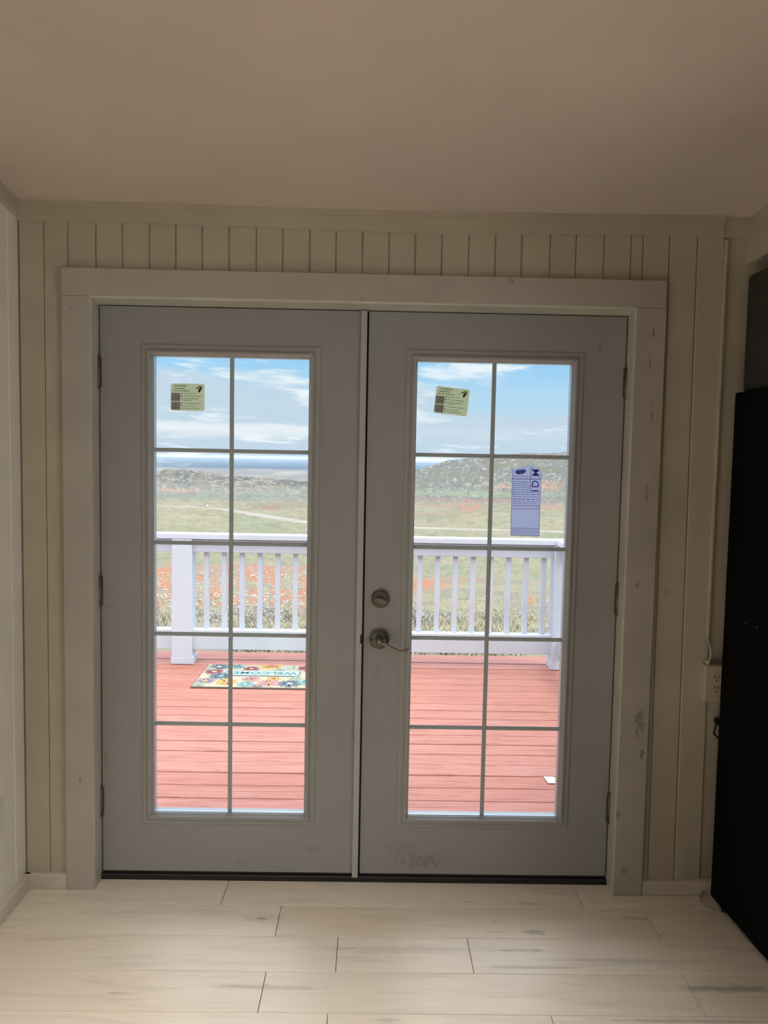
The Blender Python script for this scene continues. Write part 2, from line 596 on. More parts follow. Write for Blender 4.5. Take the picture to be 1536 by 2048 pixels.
floor = MB().box(LX - .1, RX + .1, RY - .1, .12, -.12, -.012).build('floor', 'subfloor')
tag(floor, 'pale maple plank floor running across the room in front of the glass doors', 'floor', kind='structure')
random.seed(4)
rows = [.10, -.161, -.335, -.508, -.682]
while rows[-1] > -5.8:
    rows.append(rows[-1] - .1735)
joints = {0: [-.459, .797], 1: [-.250, 1.005], 2: [-.046, .372], 3: [-.254, 1.005], 4: [-.059, .565]}
for i in range(len(rows) - 1):
    js = joints.get(i)
    if js is None:
        s0 = LX + random.uniform(.2, 1.0)
        js = [s0, s0 + random.uniform(.9, 1.3)]
    js = [LX + .005] + js
    while js[-1] < RX - .35:
        js.append(min(RX, js[-1] + random.uniform(.8, 1.25)))
    js[-1] = RX
    for a, b in zip(js[:-1], js[1:]):
        y1, y0 = rows[i], rows[i + 1]
        # local origin at the room's origin so marks stay where they are on the floor
        mb = MB()
        g, c = .0010, .0006
        x0, x1, ya, yb = a + g, b - g, y0 + g, y1 - g
        lo = [mb.bm.verts.new((x, y, -.0115)) for x, y in ((x0, ya), (x1, ya), (x1, yb), (x0, yb))]
        md = [mb.bm.verts.new((x, y, -c)) for x, y in ((x0, ya), (x1, ya), (x1, yb), (x0, yb))]
        tp = [mb.bm.verts.new((x, y, 0)) for x, y in ((x0 + c, ya + c), (x1 - c, ya + c), (x1 - c, yb - c), (x0 + c, yb - c))]
        mb.bm.faces.new(lo[::-1])
        mb.bm.faces.new(tp)
        for A, B in ((lo, md), (md, tp)):
            for k in range(4):
                k2 = (k + 1) % 4
                mb.bm.faces.new((A[k], A[k2], B[k2], B[k]))
        mb.build('plank', 'floor', floor)

# back wall core with the door opening
wb = MB()
OX = .945
OZ = 2.09
wb.box(LX - .1, -OX, -.05, .12, -.12, 2.9).box(OX, RX + .1, -.05, .12, -.12, 2.9).box(-OX, OX, -.05, .12, OZ, 2.9)
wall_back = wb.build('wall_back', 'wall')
tag(wall_back, 'cream painted board wall around the double glass doors', 'wall', kind='structure')


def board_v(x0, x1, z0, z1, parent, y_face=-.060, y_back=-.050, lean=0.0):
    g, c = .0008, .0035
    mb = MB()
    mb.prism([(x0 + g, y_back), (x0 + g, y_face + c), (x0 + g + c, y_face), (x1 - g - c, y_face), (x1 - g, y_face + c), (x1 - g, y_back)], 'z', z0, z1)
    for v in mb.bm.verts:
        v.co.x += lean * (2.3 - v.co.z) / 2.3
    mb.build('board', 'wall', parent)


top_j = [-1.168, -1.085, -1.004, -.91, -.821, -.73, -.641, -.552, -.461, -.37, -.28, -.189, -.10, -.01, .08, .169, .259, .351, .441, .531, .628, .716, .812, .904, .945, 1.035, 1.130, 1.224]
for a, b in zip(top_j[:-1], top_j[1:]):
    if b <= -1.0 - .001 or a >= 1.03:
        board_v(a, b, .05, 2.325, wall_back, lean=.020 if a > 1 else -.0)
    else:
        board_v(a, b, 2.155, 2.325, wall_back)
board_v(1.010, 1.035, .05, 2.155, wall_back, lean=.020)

# left wall
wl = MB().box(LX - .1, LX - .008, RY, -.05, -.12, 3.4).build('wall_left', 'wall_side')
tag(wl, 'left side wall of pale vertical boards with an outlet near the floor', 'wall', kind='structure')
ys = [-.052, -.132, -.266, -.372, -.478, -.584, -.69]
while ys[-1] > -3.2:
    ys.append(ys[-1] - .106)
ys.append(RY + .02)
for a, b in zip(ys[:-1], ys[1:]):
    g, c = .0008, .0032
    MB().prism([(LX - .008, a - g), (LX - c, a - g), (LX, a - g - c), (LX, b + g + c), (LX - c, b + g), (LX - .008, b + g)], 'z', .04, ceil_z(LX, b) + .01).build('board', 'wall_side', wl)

# right wall with the soffit over the refrigerator recess
wr = MB()
wr.box(RX, RX + .1, RY, -.05, -.12, 3.4)
wr.box(1.303, RX, -1.05, -.05, 2.232, 2.9)
wr.box(1.303, RX, -1.10, -1.05, -.0, 2.9)
wall_right = wr.build('wall_right', 'wall')
tag(wall_right, 'right side wall with a soffit over the recess of the refrigerator', 'wall', kind='structure')
wrr = MB().box(LX - .1, RX + .1, RY - .1, RY, -.12, 3.4).build('wall_rear', 'wall_side')
tag(wrr, 'plain rear wall behind the camera', 'wall', kind='structure')

# ceiling, slightly sagging along the door wall and rising towards the camera
cm = MB()
nx, ny = 24, 10
grid = []
for j in range(ny + 1):
    y = (.1, -.085, -.5)[j] if j < 3 else -.5 + (RY + .5) * (j - 2) / (ny - 2)
    grid.append([cm.bm.verts.new((LX - .1 + (RX - LX + .2) * i / nx, y, ceil_z(LX - .1 + (RX - LX + .2) * i / nx, y))) for i in range(nx + 1)])
top = [[cm.bm.verts.new((v.co.x, v.co.y, v.co.z + .15)) for v in r] for r in grid]
for j in range(ny):
    for i in range(nx):
        cm.bm.faces.new((grid[j][i], grid[j][i + 1], grid[j + 1][i + 1], grid[j + 1][i]))
        cm.bm.faces.new((top[j][i], top[j + 1][i], top[j + 1][i + 1], top[j][i + 1]))
for j in range(ny):
    cm.bm.faces.new((grid[j][0], grid[j + 1][0], top[j + 1][0], top[j][0]))
    cm.bm.faces.new((grid[j][nx], top[j][nx], top[j + 1][nx], grid[j + 1][nx]))
for i in range(nx):
    cm.bm.faces.new((grid[0][i], top[0][i], top[0][i + 1], grid[0][i + 1]))
    cm.bm.faces.new((grid[ny][i], grid[ny][i + 1], top[ny][i + 1], top[ny][i]))
ceiling = cm.build('ceiling', 'ceiling', smooth=False)
tag(ceiling, 'plain matt ceiling sloping up towards the camera', 'ceiling', kind='structure')

# crown boards
t1 = empty('trim_1', label='flat crown board with a small bead along the top of the door wall', cat='trim', kind='structure')


def crown_strip(bm, x0, x1, zf0, zf1, y0, y1, n=16):
    prev = None
    for i in range(n + 1):
        x = x0 + (x1 - x0) * i / n
        a, b = zf0(x), zf1(x)
        r = [bm.bm.verts.new(p) for p in ((x, y1, a), (x, y0, a), (x, y0, b), (x, y1, b))]
        if prev:
            for k in range(4):
                k2 = (k + 1) % 4
                bm.bm.faces.new((prev[k], prev[k2], r[k2], r[k]))
        else:
            bm.bm.faces.new(r)
        prev = r
    bm.bm.faces.new(prev[::-1])


bot = lambda x: 2.318 - .012 * math.exp(-((x - .15) / .5) ** 2)
mbk = MB()
crown_strip(mbk, LX, 1.215, bot, lambda x: ceil_z(x, -.06), -.070, -.049)
mbk.build('crown_board', 'wall', t1)
mbk = MB()
crown_strip(mbk, LX, 1.215, lambda x: ceil_z(x, -.06) - .017, lambda x: ceil_z(x, -.06) + .004, -.079, -.069)
mbk.build('bead', 'wall', t1)
mbk = MB()
crown_strip(mbk, 1.217, 1.303, lambda x: 2.316, lambda x: ceil_z(x, -.06), -.064, -.049, 4)
mbk.build('crown_board', 'wall', t1)
t2 = MB()
pr = []
for (y, dz) in ((-.05, 0), (-2.6, 0), (-5.9, 0)):
    zc = ceil_z(LX, y)
    r = [t2.bm.verts.new(p) for p in ((LX - .005, y, zc - .060), (LX + .010, y, zc - .060), (LX + .012, y, zc - .052), (LX + .012, y, zc + .002), (LX - .005, y, zc + .002))]
    if pr:
        for k in range(5):
            t2.bm.faces.new((pr[k], pr[(k + 1) % 5], r[(k + 1) % 5], r[k]))
    else:
        t2.bm.faces.new(r)
    pr = r
t2.bm.faces.new(pr[::-1])
t2 = t2.build('trim_2', 'wall', None)
tag(t2, 'crown board along the top of the left wall', 'trim', kind='structure')

# baseboards
for nm, x0, x1, lb in (('baseboard_left_of_doors', LX, -1.020, 'short baseboard between the left corner and the door casing'), ('baseboard_right_of_doors', 1.027, 1.30, 'short baseboard between the door casing and the refrigerator')):
    o = MB().box(x0, x1, -.076, -.049, .0, .053, .003).build(nm, 'base')
    tag(o, lb, 'baseboard', kind='structure')
o = MB().box(LX - .008, LX + .024, RY, -.06, 0, .053, .003).build('baseboard_left', 'base')
tag(o, 'baseboard along the left wall', 'baseboard', kind='structure')

# door casing + jambs + threshold
t3 = empty('trim_3', label='flat painted casing and jamb around the double glass doors', cat='door frame', kind='structure')
MB().box(-1.019, 1.023, -.083, -.049, 2.072, 2.164, .002).build('head_casing', 'trim', t3)
MB().box(-1.020, -.923, -.080, -.049, .0, 2.072, .003, seg=2).build('side_casing', 'trim', t3)
MB().box(.923, 1.027, -.080, -.049, .0, 2.072, .003, seg=2).build('side_casing', 'trim', t3)
# jamb with its rounded inner edge
for sgn in (-1, 1):
    pts = [(sgn * .9225, .12), (sgn * .9225, .0), (sgn * .9205, -.06), (sgn * .9205, -.072), (sgn * .9235, -.079), (sgn * .930, -.079), (sgn * .946, -.05), (sgn * .946, .12)]
    MB().prism(pts, 'z', 0, 2.085).build('jamb', 'jamb', t3)
MB().prism([(.12, 2.058), (.0, 2.058), (-.060, 2.064), (-.076, 2.066), (-.079, 2.072), (-.05, 2.09), (.12, 2.09)], 'x', -.923, .923).build('jamb', 'jamb', t3)
# door stops the slabs close against
MB().box(-.9225, -.905, .046, .12, 0, 2.058).build('door_stop', 'jamb', t3)
MB().box(.905, .9225, .046, .12, 0, 2.058).build('door_stop', 'jamb', t3)
MB().box(-.905, .905, .046, .12, 2.04, 2.058).build('door_stop', 'jamb', t3)
MB().box(-.9225, .9225, -.008, .14, -.011, .020, .003).build('threshold', 'rubber', t3)

# ------------------------------------------------------------------ the two door leaves
YF, YB = 0.0, .045           # slab faces
GZ0, GZ1 = .245, 1.889       # visible glass
ROWS = [1.5607 - .3299 * k for k in range(4)]


def make_door(name, x0, x1, gx0, gx1, label, hinge_side):
    d = empty(name, ((x0 + x1) / 2, 0, 0), label, 'door', kind='structure')
    off = Vector(((x0 + x1) / 2, 0, 0))
    ox0, ox1, oz0, oz1 = gx0 - .012, gx1 + .012, GZ0 - .012, GZ1 + .012
    s = MB(off)
    s.box(x0, ox0, YF, YB, .030, 2.0545).box(ox1, x1, YF, YB, .030, 2.0545).box(ox0, ox1, YF, YB, .030, oz0).box(ox0, ox1, YF, YB, oz1, 2.0545)
    s.build('door_slab', 'door' if hinge_side < 0 else 'door_used', d)
    # raised lite frame: stepped moulding on the room side
    w = .0375
    prof = [(0, .0005), (0, -.003), (.006, -.006), (.010, -.006), (.012, -.0035), (.017, -.0035), (.022, -.012), (.027, -.0135), (.031, -.012), (.0335, -.004), (.0355, .002), (.0375, .004), (.0375, .014), (.020, .014), (.020, .0005)]
    MB(off).ring(gx0 - w, gx1 + w, GZ0 - w, GZ1 + w, prof).build('lite_frame', 'door_trim', d)
    MB(off).ring(gx0 - w, gx1 + w, GZ0 - w, GZ1 + w, [(0, YB - .0005), (0, YB + .006), (w, YB + .006), (w, YB - .012), (.02, YB - .012), (.02, YB - .0005)]).build('lite_frame', 'door_trim', d)
    # spacer bar between the sheets of glass
    MB(off).ring(gx0 - .003, gx1 + .003, GZ0 - .003, GZ1 + .003, [(0, .0145), (.0045, .0145), (.0045, .032), (0, .032)]).build('spacer', 'spacer', d)
    # muntin grid inside the glazing
    gc = (gx0 + gx1) / 2
    hw = .0073
    MB(off).box(gc - hw, gc + hw, .0205, .0285, GZ0, GZ1, .0018).build('muntin', 'muntin', d)
    for z in ROWS:
        for a, b in ((gx0, gc - hw), (gc + hw, gx1)):
            MB(off).box(a, b, .0210, .0280, z - .0070, z + .0070, .0018).build('muntin', 'muntin', d)
    # ten panes
    zs = [GZ1] + ROWS + [GZ0]
    for a, b in ((gx0 - .001, gc), (gc, gx1 + .001)):
        for k in range(5):
            MB(off).box(a, b, .0300, .0330, zs[k + 1], zs[k]).build('pane', 'glass', d)
    # sweep along the foot
    MB(off).box(x0, x1, .003, YB - .003, .018, .0305).build('door_sweep', 'rubber', d)
    # three hinges
    hx = -.9215 if hinge_side < 0 else .9215
    for zc in (1.826, 1.058, .290):
        h = MB(off)
        h.cyl((hx, -.0065, zc), (0, 0, 1), .0062, .104, 12)
        h.cyl((hx, -.0065, zc + .055), (0, 0, 1), .0072, .006, 12)
        h.cyl((hx, -.0065, zc - .055), (0, 0, 1), .0072, .006, 12)
        ho = h.build('hinge', 'bronze', d, True)
        l = MB(off)
        l.box(hx - .0095, hx + .0095, -.0035, .0008, zc - .051, zc + .051)
        for kz in (-.03, -.01, .01, .03):
            l.cyl((hx, -.0065, zc + kz), (0, 0, 1), .0066, .0012, 12)
        l.build('hinge_leaf', 'nickel_dark', ho)
    return d, off


door_1, off1 = make_door('door_1', -.9175, -.0125, -.7365, -.190, 'left leaf of the white double door with ten panes of glass', -1)
door_2, off2 = make_door('door_2', .0165, .9175, .1875, .7350, 'right leaf of the white double door, with lever handle and deadbolt', 1)
# astragal covering the meeting edge
MB(off1).prism([(-.0120, .044), (-.0120, -.011), (-.0105, -.0135), (.0085, -.0135), (.0100, -.011), (.0100, .044)], 'z', .02, 2.0545).build('astragal', 'astragal', door_1)
MB(off1).box(-.0115, .0210, .016, .046, .02, 2.054).build('weatherstrip', 'rubber', door_1)
MB(off1).box(.0030, .0125, -.0150, .002, .884, .918, .003, seg=2).build('strike_plate', 'rubber', door_1)
# deadbolt with oval thumb turn
db = MB(off2)
db.cyl((.074, -.004, 1.046), (0, -1, 0), .0325, .008, 32, .0325)
db.cyl((.074, -.012, 1.046), (0, -1, 0), .0320, .008, 32, .027)
db.cyl((.074, -.018, 1.046), (0, -1, 0), .011, .008, 20)
dbo = db.build('deadbolt', 'nickel_dark', door_2)
tt = MB(off2)
pts = []
for k in range(24):
    a = 2 * PI * k / 24
    pts.append((.074 + .0235 * math.cos(a) * (1 - .18 * math.sin(a) ** 2), 1.043 + .0085 * math.sin(a) - .0045 * math.cos(a)))
tt.prism(pts, 'y', -.036, -.022).build('thumb_turn', 'nickel', dbo)
# lever handle
lh = MB(off2)
lh.cyl((.072, -.005, .901), (0, -1, 0), .0370, .010, 36, .0365)
lh.cyl((.072, -.0135, .901), (0, -1, 0), .0345, .007, 36, .026)
lho = lh.build('lever_handle', 'nickel_dark', door_2)
hub = MB(off2)
hub.cyl((.072, -.032, .901), (0, -1, 0), .0135, .036, 24)
hub.cyl((.072, -.052, .901), (0, -1, 0), .0125, .008, 24, .0105)
hub.build('spindle', 'nickel_dark', lho, True)
kc = MB(off2).cyl((.072, -.0575, .901), (0, -1, 0), .0072, .004, 20)
kc.box(.0705, .0735, -.0605, -.0590, .8965, .9055)
kc.build('key_cylinder', 'nickel', lho)
lev = []
rr = []
for k in range(21):
    t = k / 20
    x = .080 + .098 * t
    z = .898 - .030 * math.sin(min(t / .74, 1) * PI / 2) ** 1.3 + .012 * max(0, (t - .70) / .30) ** 1.6
    lev.append((x, -.046 - .004 * math.sin(t * PI), z))
    rr.append(.0068 - .0034 * t)
MB(off2).tube(lev, rr, 10).build('lever', 'nickel', lho, True)
for sx_, sz_ in ((.046, .901), (.093, .913)):
    MB(off2).cyl((sx_, -.0155, sz_), (0, -1, 0), .0042, .005, 10).build('screw', 'slot', lho)


# ------------------------------------------------------------------ stickers on the glass
def film_sheet(poly, y, off, t=.0004):
    return MB(off).prism(poly, 'y', y - t, y + t)


def rrect(cx, cz, w, h, r, rot=0.0, n=5):
    out = []
    for qx, qz, a0 in ((1, 1, 0), (-1, 1, PI / 2), (-1, -1, PI), (1, -1, 3 * PI / 2)):
        for k in range(n + 1):
            a = a0 + PI / 2 * k / n
            x = qx * (w / 2 - r) + r * math.cos(a)
            z = qz * (h / 2 - r) + r * math.sin(a)
            out.append((cx + x * math.cos(rot) - z * math.sin(rot), cz + x * math.sin(rot) + z * math.cos(rot)))
    return out


def sticker(cx, cz, rot, label):
    y = .0288
    off = Vector((cx, y, cz))
    s = empty('glass_sticker', off, label, 'sticker', 'energy stickers on the upper panes')
    w, h = .119, .0955
    film_sheet(rrect(cx, cz, w, h, .008, rot), y, off).build('sheet', 'film_green', s)

    def R(x, z):
        return (cx + x * math.cos(rot) - z * math.sin(rot), cz + x * math.sin(rot) + z * math.cos(rot))

    def rect(x0, x1, z0, z1):
        return [R(x0, z0), R(x1, z0), R(x1, z1), R(x0, z1)]
    # two small photographs
    for z0, z1 in ((-.014, .0145), (-.0445, -.0165)):
        p = film_sheet(rect(-.0575, -.0265, z0, z1), y - .0007, off, .0002).build('photograph', 'film_photo', s)
        q = MB(off)
        for k in range(5):
            xx = -.055 + .0055 * k
            q.prism([R(xx, z0 + .003 + .002 * (k % 2)), R(xx + .004, z0 + .003), R(xx + .012, z1 - .010 + .004 * (k % 3)), R(xx + .009, z1 - .008)], 'y', y - .0012, y - .0010)
        q.build('photo_detail', 'film_photo2', p)
    # heading and text lines
    q = MB(off)
    for (x0, x1, z0, hh) in ((-.046, -.002, .0375, .0045), (-.048, -.008, .0285, .0040), (-.052, .008, .0205, .0032)):
        x = x0
        while x < x1:
            wd = random.uniform(.004, .009)
            q.prism(rect(x, min(x + wd, x1), z0, z0 + hh), 'y', y - .0008, y - .0004)
            x += wd + .0018
    for z0, x1 in ((.0120, .030), (.0025, .046), (-.0065, .040), (-.0130, .012), (-.0225, .048), (-.0320, .028), (-.0400, .040)):
        x = -.014
        while x < x1:
            wd = random.uniform(.003, .008)
            q.prism(rect(x, min(x + wd, x1), z0, z0 + .0026), 'y', y - .0008, y - .0004)
            x += wd + .0015
    q.build('text_lines', 'film_mid', s)
    q = MB(off)
    for z0 in (.0132, .0040, -.0055, -.0205, -.0300, -.0390):
        a, b = R(-.0205, z0)
        q.cyl((a, y - .0007, b), (0, 1, 0), .0021, .0004, 10)
    q.build('bullets', 'film_dark', s)
    q = MB(off)
    q.prism([R(.028, .032), R(.044, .041), R(.050, .0405), R(.0315, .0295)], 'y', y - .0009, y - .0004)
    q.prism([R(.036, .019), R(.040, .033), R(.052, .040), R(.050, .030), R(.042, .016)], 'y', y - .0009, y - .0004)
    q.build('corner_emblem', 'film_olive', s)


random.seed(11)
sticker(-.6205, 1.7475, 0.0, 'pale green sticker set level on the top left pane of the left door')
sticker(.3135, 1.7525, -.095, 'tilted pale green sticker on the top left pane of the right door')

# violet paper label with a gabled top, low in the second pane of the right door
y = .0288
off = Vector((.588, y, 1.40))
vl = empty('violet_label', off, 'violet paper label with a gabled top on the right door glass', 'label')
film_sheet([(.537, 1.277), (.641, 1.277), (.6405, 1.508), (.611, 1.530), (.588, 1.530), (.536, 1.515)], y, off).build('sheet', 'film_purple', vl)
q = MB(off)
for z, t in ((1.4815, .0022), (1.434, .0014), (1.3855, .0016), (1.3745, .0013), (1.3040, .0012), (1.2925, .0014), (1.2782, .0018)):
    q.box(.5375, .6400, y - .0009, y - .0004, z - t / 2, z + t / 2)
q.box(.6025, .6040, y - .0009, y - .0004, 1.434, 1.526)
q.box(.5372, .5384, y - .0009, y - .0004, 1.278, 1.512)
q.box(.6390, .6402, y - .0009, y - .0004, 1.278, 1.506)
for (z, hh) in ((1.425, .004), (1.417, .003), (1.408, .004), (1.400, .003), (1.393, .003), (1.285, .003), (1.298, .003)):
    x = .541
    while x < .632:
        wd = random.uniform(.006, .018)
        q.box(x, min(x + wd, .636), y - .0009, y - .0005, z, z + hh * .5)
        x += wd + .004
for (z) in (1.470, 1.463, 1.456, 1.449, 1.442, 1.490):
    x = .541
    while x < .597:
        wd = random.uniform(.004, .012)
        q.box(x, min(x + wd, .600), y - .0009, y - .0005, z, z + .0018)
        x += wd + .003
q.build('ruled_lines', 'film_violet', vl)
q = MB(off).prism([(.546, 1.505), (.552, 1.513), (.582, 1.516), (.586, 1.508), (.575, 1.499), (.556, 1.497)], 'y', y - .0009, y - .0005)
q.build('ink_blot', 'film_violet', vl)
for ch, z in (('M', 1.5045), ('D', 1.4640), ('I', 1.4400)):
    me = text_mesh(ch, .036, .0002, .0005)
    me.transform(Matrix.Rotation(PI / 2, 4, 'X') @ Matrix.Rotation(PI / 2, 4, 'Z'))
    o = link('lettering', me, 'film_violet', vl)
    o.location = (.6215 - off.x, -.0010, z - off.z)

# ------------------------------------------------------------------ outlets, cords
def duplex(parent, off, c, ax, face, mat_body, mat_slot='slot'):
    """two outlet faces; ax: 'x' plate normal +x, 'y' plate normal -y"""
    for dz in (.0195, -.0195):
        if ax == 'x':
            r = MB(off).cyl((face, c[1], c[2] + dz), (1, 0, 0), .0165, .004, 24).build('receptacle', mat_body, parent)
            s = MB(off)
            s.box(face + .0018, face + .0026, c[1] - .0075, c[1] - .0050, c[2] + dz + .001, c[2] + dz + .010)
            s.box(face + .0018, face + .0026, c[1] + .0050, c[1] + .0075, c[2] + dz + .001, c[2] + dz + .010)
            s.cyl((face + .0022, c[1], c[2] + dz - .008), (1, 0, 0), .0028, .001, 10)
        else:
            r = MB(off).cyl((c[0], face, c[2] + dz), (0, -1, 0), .0165, .004, 24).build('receptacle', mat_body, parent)
            s = MB(off)
            s.box(c[0] - .0075, c[0] - .0050, face - .0026, face - .0018, c[2] + dz + .001, c[2] + dz + .010)
            s.box(c[0] + .0050, c[0] + .0075, face - .0026, face - .0018, c[2] + dz + .001, c[2] + dz + .010)
            s.cyl((c[0], face - .0022, c[2] + dz - .008), (0, -1, 0), .0028, .001, 10)
        s.build('slots', mat_slot, r)


c = (LX, -.264, .341)
off = Vector(c)
wo = empty('wall_outlet', off, 'white duplex outlet low on the left wall', 'outlet')
MB(off).box(LX - .0005, LX + .005, -.302, -.224, .281, .401, .002, seg=2).build('cover_plate', 'plastic', wo)
duplex(wo, off, c, 'x', LX + .005, 'plastic')
c = (LX, -.300, 1.115)
off = Vector(c)
sw = empty('light_switch', off, 'white light switch plate on the left wall at shoulder height', 'switch')
MB(off).box(LX - .0005, LX + .005, -.338, -.258, 1.06, 1.172, .002, seg=2).build('cover_plate', 'plastic', sw)
MB(off).box(LX + .004, LX + .009, -.315, -.278, 1.085, 1.147, .001).build('rocker', 'nickel_dark', sw)

# surface mounted outlet box by the refrigerator
bx0, bx1, bz0, bz1 = 1.212, 1.283, .716, .846
off = Vector((1.2475, -.06, .78))
ob = empty('surface_outlet_box', off, 'ivory surface-mounted outlet box half hidden by the black refrigerator', 'outlet')
MB(off).box(bx0, bx1, -.088, -.0595, bz0, bz1, .003, seg=2).build('box', 'ivory', ob)
MB(off).box(bx0 + .003, bx1 - .003, -.0905, -.0875, bz0 + .004, bz1 - .004, .001).build('cover_plate', 'ivory', ob)
duplex(ob, off, (1.2535, 0, .782), 'y', -.0905, 'ivory')
cd = MB()
cd.box(1.2215, 1.2325, -.068, -.0495, .94, 2.31, .003, seg=2)
tag(cd.build('wire_raceway', 'wall'), 'slim painted cable raceway running down the wall beside the refrigerator', 'conduit')
pts = [(1.227, -.062, .945), (1.228, -.070, .925), (1.232, -.078, .905), (1.234, -.080, .885), (1.232, -.078, .868), (1.228, -.075, .855)]
cb_ = MB().tube(pts, .0048, 10).build('feed_cable', 'cable', None, True)
tag(cb_, 'short ivory cable bending from the raceway into the outlet box', 'cable')
MB().cyl((1.227, -.075, .853), (0, 0, 1), .0085, .014, 16).build('gland', 'ivory', cb_)
pg = MB().cyl((1.276, -.067, .640), (0, -1, 0), .012, .018, 14)
pg.tube([(1.274, -.074, .640), (1.262, -.080, .625), (1.258, -.080, .60), (1.272, -.08, .585), (1.30, -.08, .58)], .004, 8)
tag(pg.build('black_plug', 'rubber', None), 'small black plug and lead on the wall under the outlet box', 'plug')
pts = []
for k in range(26):
    a = PI * (.42 + 1.22 * k / 25)
    pts.append((1.288 + .062 * math.cos(a), -.115 + .050 * math.sin(a), .007 + .045 * max(0, math.cos(a * .5 - .3)) ** 2 * max(0, (1 - k / 13))))
fc = MB().tube(pts, .0042, 8).build('floor_cord', 'cable', None, True)
tag(fc, 'loop of ivory cord on the floor beside the foot of the refrigerator', 'cord')

# ------------------------------------------------------------------ refrigerator and the cabinet on top
off = Vector((1.285, -.09, 0))
fr = empty('refrigerator', off, 'tall black refrigerator standing against the right wall, seen from its plain side', 'refrigerator')
fr.location = (1.262, -.102, 0)
fr.rotation_euler = (0, 0, math.radians(3.4))
MB(off).box(1.285, 1.985, -.80, -.090, .020, 1.790, .006, seg=2).build('body', 'black', fr)
MB(off).box(1.290, 1.980, -.812, -.799, .06, 1.785).build('gasket', 'black_gasket', fr)
d1 = MB(off).box(1.285, 1.633, -.865, -.812, .06, 1.790, .008, seg=2).build('fridge_door', 'black', fr)
d2 = MB(off).box(1.637, 1.985, -.865, -.812, .06, 1.790, .008, seg=2).build('fridge_door', 'black', fr)
MB(off).tube([(1.605, -.865, .7), (1.605, -.905, .72), (1.605, -.905, 1.28), (1.605, -.865, 1.30)], .009, 8).build('door_handle', 'black', d1, True)
MB(off).tube([(1.665, -.865, .7), (1.665, -.905, .72), (1.665, -.905, 1.28), (1.665, -.865, 1.30)], .009, 8).build('door_handle', 'black', d2, True)
for (x, y_) in ((1.31, -.15), (1.95, -.15), (1.31, -.76), (1.95, -.76)):
    MB(off).cyl((x, y_, .010), (0, 0, 1), .018, .020, 12).build('foot', 'rubber', fr)
for y_ in (-.235, -.300):
    MB(off).cyl((1.2845, y_, 1.03), (-1, 0, 0), .0035, .003, 8).build('screw', 'nickel_dark', fr)
off = Vector((1.30, -.075, 1.7905))
cbn = empty('grey_cabinet', off, 'dark grey box cabinet with rounded edges resting on top of the black refrigerator', 'cabinet')
MB(off).box(1.288, 1.98, -.74, -.092, 1.7905, 2.185, .018, seg=3).build('body', 'cabinet', cbn)
MB(off).box(1.32, 1.965, -.757, -.741, 1.81, 2.165, .004).build('cabinet_door', 'cabinet', cbn)

# ------------------------------------------------------------------ outside: deck
DZ = -.08
deck = empty('deck', (0, 1.9, DZ), 'weathered red-stained timber deck outside the glass doors', 'deck')
offd = Vector((0, 1.9, DZ))
gaps = [.13, .272, .417, .562, .708, .856, 1.003, 1.159, 1.301, 1.450, 1.601, 1.747, 1.898, 2.036, 2.197, 2.332, 2.490, 2.635, 2.788, 2.936, 3.071, 3.213, 3.377, 3.500, 3.635]
random.seed(7)
for a, b in zip(gaps[:-1], gaps[1:]):
    g = random.uniform(.0035, .0060)
    if abs(b - 3.377) < .01:
        g = .009
    dz = random.uniform(-.0025, .0015)
    mb = MB(offd)
    # rounded top edges and a slightly wandering edge line
    n = 10
    prev = None
    ph = random.uniform(0, 6)
    for i in range(n + 1):
        x = -4.2 + 5.83 * i / n
        wv = .0015 * math.sin(ph + i * 1.7)
        r = [mb.bm.verts.new(Vector(p) - offd) for p in ((x, a + g + wv, DZ - .035), (x, a + g + wv, DZ - .003 + dz), (x, a + g + .003 + wv, DZ + dz), (x, b - g - .003 + wv, DZ + dz), (x, b - g + wv, DZ - .003 + dz), (x, b - g + wv, DZ - .035))]
        if prev:
            for k in range(6):
                k2 = (k + 1) % 6
                mb.bm.faces.new((prev[k], prev[k2], r[k2], r[k]))
        else:
            mb.bm.faces.new(r)
        prev = r
    mb.bm.faces.new(prev[::-1])
    mb.build('deck_board', 'deck', deck)
for x in (-4.1, -3.3, -2.5, -1.7, -.9, -.1, .7, 1.5):
    MB(offd).box(x - .02, x + .02, .13, 3.60, DZ - .19, DZ - .036).build('joist', 'joist', deck)
MB(offd).box(-4.2, 1.63, 3.602, 3.634, DZ - .20, DZ - .036).build('fascia', 'deck', deck)
for x in (-4.0, -1.42, 1.52):
    for yy in (.3, 3.5):
        MB(offd).box(x - .06, x + .06, yy - .06, yy + .06, -1.6, DZ - .19).build('pier', 'joist', deck)

# railing
offr = Vector((0, 3.3, DZ))
rl = empty('deck_railing', offr, 'white painted timber railing along the far edge of the deck', 'railing')


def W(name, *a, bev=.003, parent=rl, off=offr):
    return MB(off).box(*a, bev).build(name, 'white_rail', parent)


